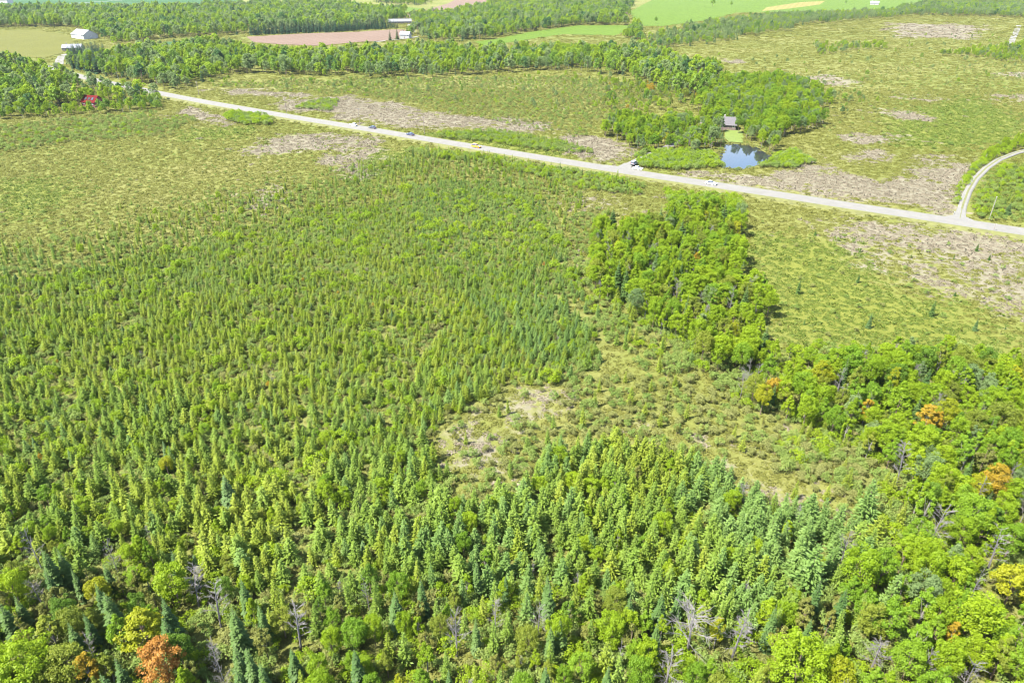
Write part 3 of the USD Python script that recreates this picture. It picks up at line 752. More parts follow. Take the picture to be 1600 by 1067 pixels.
# roadside and marsh shrubs
scatter("roadside", [(640, 236), (760, 244), (960, 278), (1010, 292), (1000, 306), (900, 296), (770, 256), (660, 246)], 2.4, {"shrub": .5, "shrub_lime": .25, "larch": .2, "spruce": .05}, {"larch": (2.5, 5), "spruce": (2.5, 5), "*": (1.2, 2.6)}, tone=larch_tone)
scatter("roadside", [(1040, 300), (1160, 312), (1160, 345), (1060, 345)], 2.2, {"shrub": .5, "shrub_lime": .5}, {"*": (1.2, 3)})
scatter("roadside", [(360, 176), (425, 184), (428, 196), (380, 196), (350, 186)], 2.6, {"shrub": .5, "shrub_lime": .5}, {"*": (1.2, 3.4)})
scatter("northshrub", [(690, 208), (780, 206), (880, 222), (930, 240), (880, 240), (760, 222), (680, 215)], 2.4, {"shrub": .6, "shrub_lime": .2, "larch": .2}, {"*": (1.2, 2.4), "larch": (2, 4)}, tone=larch_tone)
scatter("northshrub", [(460, 170), (500, 155), (530, 158), (520, 175)], 3.0, {"shrub": .7, "shrub_lime": .3}, {"*": (1.2, 3)})
scatter("northshrub", [(990, 250), (1000, 235), (1110, 240), (1130, 262), (1050, 266), (1000, 262)], 2.0, {"shrub": .6, "shrub_lime": .4}, {"*": (1.5, 3)})
scatter("northshrub", [(1180, 262), (1215, 244), (1240, 235), (1270, 255), (1240, 265)], 2.2, {"shrub": .6, "shrub_lime": .4}, {"*": (1.5, 3)})
scatter("northshrub", [(320, 132), (560, 122), (720, 122), (1000, 125), (1060, 150), (960, 180), (930, 215), (780, 190), (700, 172), (600, 155), (440, 140)], 4.2, {"shrub": .55, "shrub_pale": .4, "shrub_lime": .05}, {"*": (0.8, 2.2)})
scatter("northshrub", [(1200, 130), (1400, 100), (1640, 90), (1640, 230), (1420, 240), (1290, 230), (1260, 190)], 9, {"shrub": .6, "shrub_pale": .4}, {"*": (0.7, 1.8)})
scatter("hedge", [(1506, 318), (1512, 300), (1522, 282), (1534, 266), (1545, 256), (1542, 248), (1526, 262), (1510, 280), (1502, 300), (1494, 318)], 2.0, {"shrub_lime": .6, "shrub": .4}, {"*": (1.1, 2.4)}, avoid=track_line.buffer(2.0))
scatter("hedge", [(1545, 256), (1570, 243), (1600, 232), (1640, 222), (1640, 212), (1600, 220), (1565, 232), (1538, 246)], 3.0, {"leaf_lime": .6, "shrub_lime": .4}, {"leaf_lime": (4, 7), "*": (2, 3.4)}, avoid=track_line.buffer(2.0))
scatter("hedge", [(1512, 340), (1540, 290), (1570, 262), (1680, 245), (1680, 350), (1600, 345)], 3.2, {"shrub": .5, "shrub_lime": .25, "larch": .17, "spruce": .08}, {"*": (0.9, 2.2), "larch": (2, 4), "spruce": (2, 5)}, tone=larch_tone)
scatter("eastmarsh", [(1170, 345), (1640, 410), (1640, 590), (1450, 540), (1240, 540), (1160, 440)], 8, {"shrub": .55, "shrub_pale": .3, "cedar": .1, "spruce": .05}, {"*": (0.6, 1.4), "spruce": (1.2, 2.6), "cedar": (.8, 1.8)})
scatter("westmarsh", [(-60, 230), (240, 190), (420, 200), (600, 220), (560, 260), (430, 300), (120, 340), (-60, 380)], 7, {"shrub": .7, "shrub_pale": .3}, {"*": (0.5, 1.2)})
scatter("westmarsh", [(-60, 205), (60, 190), (240, 172), (300, 190), (240, 215), (100, 225), (-60, 240)], 3.5, {"shrub": .7, "shrub_pale": .2, "shrub_lime": .1}, {"*": (0.8, 2.4)})
scatter("northshrub", None, 1.6, {"shrub": .5, "shrub_pale": .5}, {"*": (0.5, 1.3)}, region=POND.buffer(2.4).difference(POND.buffer(-0.4)), avoid=LAWN, keep=lambda p: np.full(len(p), 0.55))
# pond woods
scatter("pondwood", [(945, 215), (965, 190), (1010, 196), (1060, 190), (1095, 200), (1112, 186), (1130, 175), (1180, 160), (1240, 170), (1275, 175), (1265, 195), (1220, 215), (1200, 235), (1165, 220), (1162, 200), (1128, 203), (1130, 230), (1100, 240), (1050, 240), (990, 236)],
        4.3, {"leaf_lime": .5, "leaf_green": .26, "leaf_grey": .16, "leaf_deep": .08}, {"*": (5, 11)})
scatter("pondwood", [(1110, 150), (1130, 128), (1220, 124), (1280, 150), (1290, 170), (1240, 180), (1180, 165), (1130, 180), (1090, 178), (1095, 160)], 5.0, {"leaf_lime": .5, "leaf_green": .3, "leaf_grey": .2}, {"*": (6, 11)})

# ------------------------------------------------------------------ hand placed plants: each is described by itself
FEATURES = [  # species, crown centre px, height m, width factor, label
    ("leaf_rust", 248, 1028, 9.5, 0.95, "rust orange tree, reddest of the trees in the lower left corner", "tree"),
    ("leaf_orange", 132, 1042, 8.0, 0.95, "amber orange tree between the rust orange tree and the lower left corner", "tree"),
    ("wide_lime", 34, 1035, 10.0, 1.0, "broad bright green round crown in the lower left corner", "tree"),
    ("leaf_yellow", 222, 976, 9.5, 1.25, "sprawling golden green tree just above the rust orange tree", "tree"),
    ("leaf_lime", 266, 903, 8.5, 1.0, "round bright green tree left of a bare grey tree at lower left", "tree"),
    ("leaf_olive", 75, 985, 8.5, 1.2, "brownish olive bushy tree above the amber orange tree", "tree"),
    ("spruce_blue", 355, 765, 7.0, 1.1, "large blue green spruce standing alone among yellow green larches", "spruce"),
    ("leaf_lime", 512, 770, 6.0, 0.9, "vivid lime round tree among larches left of the clearing", "tree"),
    ("leaf_yellow", 258, 722, 5.0, 0.9, "yellowish small tree among larches left of the blue green spruce", "tree"),
    ("leaf_orange", 1449, 648, 9.0, 1.15, "amber tinged broad tree in the wood right of the pale birch trunk", "tree"),
    ("leaf_orange", 1556, 748, 8.0, 0.9, "golden orange tree near the right edge below the brown cedar", "tree"),
    ("cedar", 1541, 712, 7.5, 1.0, "brown pointed cedar just above the golden orange tree", "tree"),
    ("leaf_yellow", 1588, 905, 9.5, 1.1, "lemon yellow tree crown at the right edge", "tree"),
    ("leaf_orange", 1490, 985, 7.0, 0.7, "small golden tree in the lower right wood below a leaning grey trunk", "tree"),
    ("wide_lime", 1255, 1030, 10.0, 1.0, "broad bright green crown at the bottom right of centre", "tree"),
    ("leaf_lime", 1408, 618, 10.5, 1.0, "bright green tree with one visible pale trunk below its crown", "tree"),
    ("leaf_deep", 1448, 560, 9.0, 1.0, "darkest green crown at the top edge of the right wood", "tree"),
    ("larch_blue", 1360, 785, 9.0, 1.35, "broad blue grey larch at the left edge of the right wood", "larch"),
    ("larch_blue", 1266, 888, 9.5, 1.35, "tall blue grey larch at the right end of the lower stand", "larch"),
    ("larch_blue", 1393, 925, 8.0, 1.2, "blue grey larch alone among bright green trees at lower right", "larch"),
    ("spruce", 957, 345, 9.0, 1.3, "dark broad spruce at the upper left corner of the roadside woodlot", "spruce"),
    ("spruce", 1032, 342, 10.2, 1.1, "dark ragged spruce at the middle of the woodlot's upper edge", "spruce"),
    ("spruce", 1131, 338, 11.4, 1.1, "tall dark spruce at the upper right corner of the roadside woodlot", "spruce"),
    ("spruce_blue", 1025, 414, 9.6, 0.9, "dark blue green spruce in the middle of the roadside woodlot", "spruce"),
    ("spruce", 1065, 365, 10.2, 1.3, "dark spreading conifer near the centre top of the roadside woodlot", "spruce"),
    ("leaf_orange", 966, 418, 5.5, 0.7, "amber tree on the left side of the roadside woodlot", "tree"),
    ("leaf_orange", 1088, 406, 6.0, 0.6, "pale orange tree in the right half of the roadside woodlot", "tree"),
    ("leaf_yellow", 1152, 362, 7.0, 0.9, "golden green tree on the right edge of the roadside woodlot", "tree"),
    ("leaf_yellow", 980, 344, 6.5, 0.8, "yellow tree beside the dark broad spruce of the roadside woodlot", "tree"),
    ("leaf_rust", 850, 412, 2.6, 0.9, "small rust coloured bush in the larch fringe left of the roadside woodlot", "bush"),
    ("spruce", 1249, 447, 4.6, 1.0, "lone dark spruce nearest the roadside woodlot in the right marsh", "spruce"),
    ("spruce", 1342, 434, 3.0, 1.0, "small lone dark spruce halfway across the right marsh", "spruce"),
    ("spruce_blue", 1360, 500, 4.0, 0.9, "blue green lone conifer in the right marsh above the wood's edge", "spruce"),
    ("spruce", 1459, 480, 5.0, 1.0, "lone dark spruce right of the middle of the right marsh", "spruce"),
    ("spruce_blue", 1526, 506, 3.5, 0.9, "small bluish spruce towards the right edge of the marsh", "spruce"),
    ("spruce", 1528, 385, 2.8, 1.0, "tiny dark spruce in the pale reeds below the road at right", "spruce"),
    ("spruce_blue", 1577, 325, 5.0, 1.3, "blue green conifer above the road at the far right, beside the pale pole", "spruce"),
    ("leaf_grey", 1112, 212, 9.0, 1.25, "pale drooping willow at the left bank of the pond", "willow"),
    ("leaf_deep", 1156, 190, 10.0, 0.9, "dark open crowned tree standing right beside the grey cottage", "tree"),
    ("leaf_yellow", 1043, 213, 7.5, 1.2, "golden lime tree in front of the pond woods near the driveway", "tree"),
    ("leaf_lime", 193, 130, 9.0, 1.1, "acid yellow green round tree right of the red roofed barn", "tree"),
    ("leaf_green", 214, 152, 8.5, 1.5, "rich green round tree below the acid yellow green one", "tree"),
    ("leaf_green", 1114, 4, 13.0, 1.3, "dark round tree standing left of two in the far green field", "tree"),
    ("leaf_green", 1143, 5, 12.0, 1.0, "slim dark tree standing right of two in the far green field", "tree"),
    ("leaf_green", 1025, 30, 10.0, 0.9, "small lone tree in the green field above the middle treeline", "tree"),
    ("leaf_green", 1322, 3, 10.0, 1.2, "round tree in the far field left of the white house", "tree"),
    ("leaf_deep", 852, 42, 9.0, 0.9, "small dark tree standing in the narrow bright green field", "tree"),
    ("leaf_deep", 994, 46, 8.0, 1.2, "dark bushy tree at the right end of the narrow bright green field", "tree"),
    ("spruce", 609, 55, 12.0, 1.3, "leftmost dark conifer of four in front of the tilled field", "spruce"),
    ("spruce", 620, 52, 14.0, 1.0, "second conifer from the left of four in front of the tilled field", "spruce"),
    ("spruce", 630, 51, 11.0, 1.0, "third conifer from the left of four in front of the tilled field", "spruce"),
    ("spruce", 636, 48, 14.5, 1.0, "rightmost conifer of four, beside the white farmhouse", "spruce"),
    ("spruce", 645, 238, 4.5, 1.0, "dark teal spruce just below the road near the dark blue car", "spruce"),
    ("spruce", 727, 246, 4.5, 1.1, "dark spruce below the road nearest the orange vehicle", "spruce"),
    ("spruce", 776, 246, 4.5, 0.9, "slim dark spruce below the road right of the orange vehicle", "spruce"),
    ("dead", 300, 915, 8.0, 1.3, "bare grey tree right of a round bright green tree at lower left", "dead tree"),
    ("dead", 335, 945, 8.5, 1.4, "spreading bare grey tree lowest of two at lower left", "dead tree"),
    ("dead", 53, 862, 8.0, 0.8, "narrow pale dead tree near the left edge among dark spruces", "dead tree"),
    ("dead", 58, 928, 5.5, 1.0, "small white dead tree near the left edge", "dead tree"),
    ("dead", 332, 1022, 6.5, 1.0, "grey leafless bush right of the rust orange tree", "dead tree"),
    ("dead", 462, 975, 9.0, 1.3, "tall greyish leafless tree left of the bottom centre", "dead tree"),
    ("dead", 712, 992, 8.0, 1.0, "dark grey bare tree in a gap at the bottom centre", "dead tree"),
    ("dead", 1080, 985, 9.5, 1.6, "large whitish dead tree with many branches right of the bottom centre", "dead tree"),
    ("dead", 1152, 990, 10.0, 1.2, "tall pale forked dead tree right of the large whitish one", "dead tree"),
    ("dead", 967, 1030, 8.0, 0.6, "thin pale snag beside a lime tree at the bottom edge", "dead tree"),
    ("dead", 1042, 1052, 8.0, 1.3, "greyish leafless tree at the bottom edge left of the large whitish one", "dead tree"),
    ("dead", 1345, 562, 6.5, 1.2, "pale grey dead tree on the upper edge of the right wood", "dead tree"),
    ("dead", 1371, 1020, 6.5, 1.7, "sprawling white dead crown at the lower right", "dead tree"),
    ("dead", 1520, 925, 9.0, 0.8, "leaning pale dead trunk near the lemon yellow tree", "dead tree"),
    ("dead", 1460, 825, 9.0, 1.3, "group forming pale dead tree in the middle of the right wood", "dead tree"),
    ("dead", 1320, 860, 7.0, 0.9, "dead grey tree beside the tall blue grey larch", "dead tree"),
    ("dead", 1412, 725, 9.5, 1.1, "slender pale dead trunk above the middle of the right wood", "dead tree"),
    ("dead", 1558, 860, 9.0, 1.4, "whitish dead tree near the right edge above the lemon yellow tree", "dead tree"),
    ("dead", 1443, 1040, 7.0, 0.9, "small grey dead tree at the bottom right", "dead tree"),
    ("dead", 1076, 224, 7.0, 0.8, "white bare trunk in the pond woods beside the golden lime tree", "dead tree"),
    ("dead", 987, 242, 7.0, 0.5, "dark bare trunk beside the driveway mouth", "dead tree"),
    ("dead", 1103, 288, 5.0, 0.35, "thin dark bare sapling below the white car on the road", "dead tree"),
]


def proto_height(sp):
    return NOMINAL[sp.split("_")[0]]


def place(name, label, category, path, x, y, z, s, w, rot, group=None):
    prim = thing(name, label, category, (x, y, z), rot, group, (s * w, s * w, s))
    prim.GetReferences().AddInternalReference(path)
    prim.SetInstanceable(True)
    return prim


NAME = {"wide": "broadleaf_tree", "larch": "larch_tree", "leaf": "broadleaf_tree", "spruce": "spruce_tree", "cedar": "cedar_tree", "dead": "dead_tree", "shrub": "shrub", "far": "far_tree"}
CATEGORY = {"larch": "larch", "leaf": "tree", "spruce": "spruce", "cedar": "cedar", "dead": "dead tree", "shrub": "shrub"}
feat_xy = []
for i, (sp, px, py, h, w, label, c) in enumerate(FEATURES):
    x, y, _ = at(px, py, h * (0.5 if sp.startswith(("spruce", "dead", "larch")) else 0.62))
    feat_xy.append((x, y, (1.1 if h < 5 else 1.9) * w))
    paths = PROTO[sp]
    place({"willow": "willow_tree", "bush": "shrub"}.get(c, NAME[sp.split("_")[0]]), label, c, paths[i % len(paths)], x, y, -0.1, h / proto_height(sp), w, (i * 77) % 360)
fx = np.array(feat_xy)

# thin the scatter where a hand placed plant stands
from scipy.spatial import cKDTree
tree = cKDTree(fx[:, :2])
P3 = np.array([(p[2], p[3]) for p in plants])
dd, jj = tree.query(P3 * 1.0 + np.array([0, 0.9]))
plants = [p for p, d, j in zip(plants, dd, jj) if d > (1.2 if p[4] > 2.7 else 0.3) * fx[j, 2]]

TONE = {"larch_yellow": "yellow green", "larch_green": "mid green", "larch_blue": "blue green", "leaf_lime": "lime green", "leaf_green": "fresh green", "leaf_deep": "dark green", "leaf_olive": "olive",
        "leaf_grey": "grey green", "leaf_yellow": "golden green", "leaf_orange": "small amber", "spruce": "dark green", "spruce_blue": "blue green", "cedar": "brownish olive", "dead": "bare grey", "shrub": "green", "shrub_pale": "pale straw green", "shrub_lime": "lime green"}
WHERE = {"main": "in the large stand left of the brown clearing", "lower": "in the dense stand below the brown clearing", "fringe": "in the thin fringe between the stand and the left marsh",
         "clearing": "in or beside the brown clearing", "woodlot": "in the woodlot just below the road", "east": "in the wood along the right edge", "woodedge": "on the marsh edge of the right wood",
         "understory": "among the taller trees of the woods", "bottom": "in the mixed wood along the bottom edge", "roadside": "beside the near verge of the road", "northshrub": "in the marsh beyond the road", "hedge": "along the gravel track at right",
         "eastmarsh": "in the marsh right of the woodlot", "westmarsh": "in the open marsh at left", "pondwood": "in the woods around the pond"}
NOUN = {"larch": "larch", "leaf": "leafy tree", "spruce": "spruce", "cedar": "bushy cedar", "dead": "dead tree", "shrub": "shrub"}
LANDMARKS = [((248, 1028), "rust orange tree"), ((34, 1035), "bright corner crown"), ((222, 976), "sprawling golden tree"), ((266, 903), "round lime tree"),
             ((355, 765), "large blue green spruce"), ((512, 770), "vivid lime tree"), ((258, 722), "yellowish tree"), ((850, 412), "small rust coloured bush"),
             ((1449, 648), "amber tree of the right wood"), ((1556, 748), "golden orange tree"), ((1588, 905), "lemon yellow tree"), ((1255, 1030), "broad lime crown"), ((1360, 785), "broad blue grey larch"),
             ((1266, 888), "tall blue grey larch"), ((1393, 925), "lone blue grey larch"), ((957, 345), "woodlot's broad spruce"), ((1131, 338), "woodlot's corner spruce"), ((1025, 414), "woodlot's blue green spruce"),
             ((1152, 362), "woodlot's golden tree"), ((1249, 447), "lone dark marsh spruce"), ((1459, 480), "second lone marsh spruce"), ((1112, 212), "pale willow by the pond"), ((1160, 245), "pond"),
             ((1137, 190), "grey cottage"), ((1043, 213), "golden lime tree"), ((727, 246), "spruce near the orange car"), ((638, 211), "dark blue car"), ((549, 196), "leftmost white car"), ((462, 975), "tall greyish leafless tree"),
             ((1080, 985), "large whitish dead tree"), ((1345, 562), "pale dead tree by the marsh"), ((1371, 1020), "sprawling white dead crown"), ((712, 992), "dark bare tree"), ((1412, 725), "slender pale dead trunk"),
             ((740, 690), "brown clearing"), ((860, 630), "clearing's upper end"), ((1120, 715), "tan strip"), ((1210, 755), "tan strip's right end"), ((1500, 320), "gravel track"), ((1546, 325), "pale pole"), ((1580, 235), "track's far bend"),
             ((1111, 288), "white car"), ((300, 915), "bare grey tree at lower left"), ((1520, 925), "leaning pale dead trunk"), ((1408, 618), "pale trunked lime tree"), ((1448, 560), "darkest crown"), ((985, 256), "driveway mouth"), ((390, 185), "roadside thicket at left")]
LM = cKDTree(np.array([a for a, _ in LANDMARKS], float) * [1, 1.6])
ORDINAL = ["nearest", "second nearest", "third nearest", "fourth nearest", "fifth nearest", "sixth nearest", "seventh nearest", "eighth nearest", "ninth nearest", "tenth nearest"]


def sizes(sp, zone):
    hs = sorted(p[4] for p in plants if p[0] == sp and p[6] == zone)
    return hs[len(hs) // 2] if hs else 0


MEDIAN = {}
for p in plants:
    MEDIAN.setdefault((p[0], p[6]), []).append(p[4])
MEDIAN = {k: float(np.median(v)) for k, v in MEDIAN.items()}
order = {}
for i, p in enumerate(plants):
    q = pix([[p[2], p[3], p[4] * 0.6]])[0]
    seen = -5 < q[0] < 1605 and 0 < q[1] < 1060
    if p[6] == "understory":
        continue
    order.setdefault(p[0].split("_")[0], []).append((0 if seen else 1, -p[4] * (0.5 + 0.5 * p[5]) / q[2], i))
LIMIT = {"larch": 290, "leaf": 290, "spruce": 120, "cedar": 60, "dead": 80, "shrub": 290}
single = set()
for k, lst in order.items():
    lst.sort()
    single |= {i for s, _, i in lst[:LIMIT[k]] if s == 0}
rest = {}
named = {}
for i in sorted(single):
    sp, var, x, y, h, w, zone = plants[i]
    q = pix([[x, y, h * 0.6]])[0]
    d, j = LM.query(q[:2] * [1, 1.6])
    dx, dy = q[0] - LANDMARKS[j][0][0], (q[1] - LANDMARKS[j][0][1]) * 1.6
    side = ("right of" if dx > 0 else "left of") if abs(dx) > abs(dy) else ("in front of" if dy > 0 else "behind")
    named.setdefault(f"{TONE[sp]} {NOUN[sp.split('_')[0]]} {side} the {LANDMARKS[j][1]}", []).append((d, i))
LABEL, GROUP = {}, {}
for text, members in named.items():
    members.sort()
    for k, (_, i) in enumerate(members):
        LABEL[i] = (ORDINAL[k] if k < len(ORDINAL) else "more distant") + " " + text if len(members) > 1 else text
        sp, zone = plants[i][0], plants[i][6]
        n = NOUN[sp.split("_")[0]]
        GROUP[i] = f"{TONE[sp]} {n}{'es' if n == 'larch' else 's'} {WHERE[zone]}"
    if len(members) > len(ORDINAL) + 1:
        for _, i in members[len(ORDINAL):]:
            GROUP[i] = "more distant " + text
for i, (sp, var, x, y, h, w, zone) in enumerate(plants):
    paths = PROTO[sp]
    path = paths[var % len(paths)]
    s = h / proto_height(sp)
    if i in single:
        base = sp.split("_")[0]
        place(NAME[base], LABEL[i], CATEGORY[base], path, x, y, -0.15, s, w, (var * 37) % 360, GROUP[i])
    else:
        base = sp.split("_")[0]
        key = {"larch": "larch_stand", "leaf": "broadleaf_wood", "spruce": "spruce_wood", "cedar": "cedar_thicket", "dead": "dead_wood", "shrub": "shrub_cover"}[base]
        rest.setdefault(key, []).append((path, x, y, -0.15, s * w, s, (var * 37) % 360))


def instancer(name, label, category, items):
    path = numbered(name)
    pi = UsdGeom.PointInstancer.Define(stage, path)
    protos = sorted({it[0] for it in items}); idx = {p: i for i, p in enumerate(protos)}
    for i, p in enumerate(protos):
        q = stage.DefinePrim(f"{path}/model_{i:03d}" if i else f"{path}/model", "Xform")
        q.GetReferences().AddInternalReference(p)
        pi.CreatePrototypesRel().AddTarget(q.GetPath())
    a = np.array([it[1:] for it in items], float)
    half = np.radians(a[:, 5]) / 2
    pi.CreateProtoIndicesAttr(Vt.IntArray.FromNumpy(np.array([idx[it[0]] for it in items], np.int32)))
    pi.CreatePositionsAttr(Vt.Vec3fArray.FromNumpy(a[:, :3].astype(np.float32)))
    pi.CreateScalesAttr(Vt.Vec3fArray.FromNumpy(np.stack([a[:, 3], a[:, 3], a[:, 4]], 1).astype(np.float32)))
    q = np.zeros((len(a), 4), np.float16); q[:, 2] = np.sin(half); q[:, 3] = np.cos(half)
    pi.CreateOrientationsAttr(Vt.QuathArray.FromNumpy(q))
    tag(pi.GetPrim(), label, category, None, "stuff")
    return pi


STUFF = {"larch_stand": ("mass of young feathery larches filling the left and middle of the view", "larches"), "broadleaf_wood": ("mass of bright green broadleaf crowns in the woods", "trees"),
         "spruce_wood": ("small spruces scattered among the other trees", "spruces"), "cedar_thicket": ("olive cedars scattered among the other trees", "cedars"),
         "dead_wood": ("grey leafless trees scattered between the live crowns", "dead trees"), "shrub_cover": ("low green shrubs scattered over the marsh", "shrubs")}
for k, v in rest.items():
    instancer(k, *STUFF[k], v)

# ------------------------------------------------------------------ far woods
far = []
FAR = [  # polygon px of the ground, spacing, mix, height range
    ([(-200, 100), (60, 96), (120, 104), (200, 84), (330, 76), (390, 84), (500, 88), (600, 86), (660, 78), (760, 84), (850, 84), (960, 82), (1010, 84), (1060, 105), (1120, 118), (1130, 128), (1110, 150), (1050, 150), (1000, 122), (880, 112), (820, 112), (640, 128), (560, 118), (470, 118), (400, 116), (330, 120), (280, 140), (262, 158), (160, 168), (-200, 180)], 7.0, {"far_green": .62, "far_grey": .2, "leaf_lime": .1, "far_conifer": .08}, (8, 14)),
    ([(180, 18), (300, 14), (420, 10), (560, 12), (640, 22), (632, 36), (600, 44), (500, 48), (380, 54), (250, 62), (200, 72), (150, 60), (120, 42), (30, 44), (-100, 46), (-100, 24), (60, 16)], 8.5, {"far_green": .68, "far_grey": .24, "far_conifer": .08}, (10, 16)),
    ([(640, 32), (700, 26), (762, 14), (840, 6), (985, 0), (985, 18), (960, 38), (900, 40), (830, 50), (770, 62), (700, 66), (650, 64), (640, 50)], 8.5, {"far_green": .66, "far_grey": .22, "far_conifer": .12}, (10, 16)),
    ([(560, -6), (680, -6), (660, 10), (600, 6)], 10, {"far_green": .8, "far_conifer": .2}, (10, 15)),
    ([(760, -8), (1000, -8), (985, 4), (840, 10), (764, 8)], 11, {"far_green": .6, "far_grey": .3, "far_conifer": .1}, (10, 15)),
    ([(1000, 62), (1050, 50), (1130, 36), (1180, 28), (1250, 24), (1330, 22), (1420, 18), (1440, 24), (1330, 34), (1240, 42), (1160, 60), (1100, 70), (1020, 76)], 8.0, {"far_grey": .55, "far_green": .4, "far_conifer": .05}, (6, 11)),
    ([(1420, 8), (1480, 2), (1640, 0), (1640, 28), (1560, 28), (1440, 24), (1410, 18)], 9.0, {"far_grey": .5, "far_green": .45, "far_conifer": .05}, (8, 13)),
    ([(1262, 82), (1290, 72), (1330, 72), (1375, 70), (1372, 78), (1320, 80), (1290, 90)], 7.0, {"leaf_lime": .5, "far_green": .3, "far_grey": .2}, (4, 8)),
    ([(1465, 88), (1520, 80), (1600, 72), (1640, 74), (1640, 100), (1580, 98), (1520, 90)], 6.5, {"leaf_lime": .55, "far_green": .3, "far_grey": .15}, (4, 8)),
    ([(262, 140), (330, 128), (560, 126), (700, 130), (820, 118), (900, 118), (1010, 126), (1040, 150), (960, 172), (800, 176), (560, 146), (400, 136)], 17, {"far_green": .5, "far_grey": .2, "leaf_lime": .3}, (2.5, 6)),
    ([(1130, 90), (1400, 60), (1640, 50), (1640, 130), (1420, 130), (1290, 150), (1180, 118)], 26, {"far_green": .5, "far_grey": .5}, (2, 5)),
    ([(940, 130), (1060, 112), (1110, 140), (1100, 165), (1020, 180), (960, 178)], 9, {"far_green": .4, "leaf_lime": .3, "leaf_olive": .2, "leaf_orange": .1}, (3, 8)),
    ([(1280, 180), (1300, 150), (1340, 140), (1380, 145), (1300, 190)], 9, {"far_green": .6, "far_grey": .4}, (2, 5)),
    ([(1060, 105), (1120, 100), (1130, 118), (1080, 122)], 6, {"far_green": .6, "leaf_lime": .4}, (6, 10)),
    ([(390, 56), (520, 51), (625, 44), (632, 40), (520, 46), (390, 52)], 5.0, {"far_conifer": 1}, (9, 13)),
    ([(640, 44), (700, 41), (760, 38), (800, 36), (800, 42), (740, 46), (650, 50)], 5.0, {"far_conifer": .8, "far_green": .2}, (10, 14)),
    ([(90, 100), (100, 88), (165, 84), (170, 104), (140, 124), (110, 120)], 5.0, {"far_conifer": 1}, (11, 15)),
    ([(-40, 170), (60, 172), (150, 170), (250, 160), (262, 172), (150, 180), (-40, 190)], 5.0, {"far_green": .6, "leaf_lime": .3, "far_grey": .1}, (4, 8)),
    ([(1000, 64), (1000, 40), (985, 42), (975, 60)], 6, {"far_green": 1}, (8, 12)),
    ([(820, 50), (850, 44), (920, 38), (985, 38), (990, 43), (920, 42), (850, 50)], 7, {"far_green": .9, "far_grey": .1}, (10, 13)),
    ([(-900, -14), (2500, -14), (2500, -6), (1500, -7), (700, -10), (-900, -8)], 16, {"far_green": .7, "far_grey": .2, "far_conifer": .1}, (10, 16)),
]
CLEAR_FAR = shapely.union_all([t.buffer(3) for t in TILLED + MOWN + [OLIVE, POND.buffer(3), LAWN, road_line.buffer(10)]] + [sg.LineString([at(*p)[:2] for p in q[0]]).buffer(9) for q in LANES[:4]])
HOUSES_XY = []


def add_far(px, spacing, mix, hr, clear):
    region = poly(px)
    p = sample(region, spacing, RNG, ragged=spacing > 6.9)
    if clear:
        p = p[~inside(CLEAR_FAR, p)]
    for hx, hy, rr in HOUSES_XY:
        p = p[np.hypot(p[:, 0] - hx, p[:, 1] - hy) > rr]
    n = meshkit.fbm(np.column_stack([p / 38.0, np.zeros(len(p))]), 3, 21)
    if spacing > 6.9:                                   # glades and thin places in the big woods
        ok = RNG.random(len(p)) < np.clip(1.1 - 4.0 * np.maximum(0, n - 0.54), 0.12, 1)
        p, n = p[ok], n[ok]
    names = list(mix); w = np.array(list(mix.values()), float); w /= w.sum()
    pick = RNG.choice(len(names), len(p), p=w)
    for (x, y), k, nn in zip(p, pick, n):
        sp = names[k]
        if sp == "far_green":
            v = nn + RNG.normal(0, 0.14)
            sp = "far_lime" if v < 0.47 else "far_green" if v < 0.66 else "far_deep" if v < 0.72 else "far_grey"
        h = (hr[0] + (hr[1] - hr[0]) * (0.6 * RNG.random() + 0.4 * nn)) * RNG.choice([1, 1, 1, 1.25, 0.7])
        paths = PROTO[sp]
        s = h / (12.0 if sp.startswith("far") else 10.0)
        far.append((paths[int(RNG.integers(len(paths)))], x, y, -0.2, s * RNG.uniform(0.75, 1.1), s, RNG.uniform(0, 360)))


# ------------------------------------------------------------------ buildings
m_white = plain("white_paint", (0.22, 0.22, 0.215), 0.6, 0.08, 0.6)
m_metal_roof = plain("pale_metal_roof", (0.105, 0.11, 0.118), 0.6, 0.12, 0.5)
m_shingle = plain("grey_shingles", (0.07, 0.065, 0.072), 0.9, 0.3, 1.6, bump=0.02)
m_grey_roof = plain("blue_grey_roof", (0.13, 0.14, 0.17), 0.8, 0.25, 1.0)
m_red_roof = plain("red_metal_roof", (0.065, 0.004, 0.004), 0.9, 0.2, 0.6, spec=0.1)
m_red_wall = plain("barn_red_boards", (0.09, 0.022, 0.025), 0.9, 0.3, 1.5)
m_brown_wall = plain("dark_brown_boards", (0.13, 0.095, 0.085), 0.9, 0.3, 1.5)
m_beige = plain("beige_siding", (0.16, 0.135, 0.115), 0.8, 0.15, 0.8)
m_brick = plain("chimney_brick", (0.2, 0.18, 0.17), 0.9, 0.25, 3.0)
m_trim = plain("trim_white", (0.75, 0.75, 0.74), 0.6, 0.05, 1.0)
m_glass = plain("window_glass", (0.03, 0.035, 0.045), 0.06, 0.1, 1.0, spec=0.8)
m_door = plain("door_wood", (0.12, 0.085, 0.07), 0.7, 0.2, 2.0)


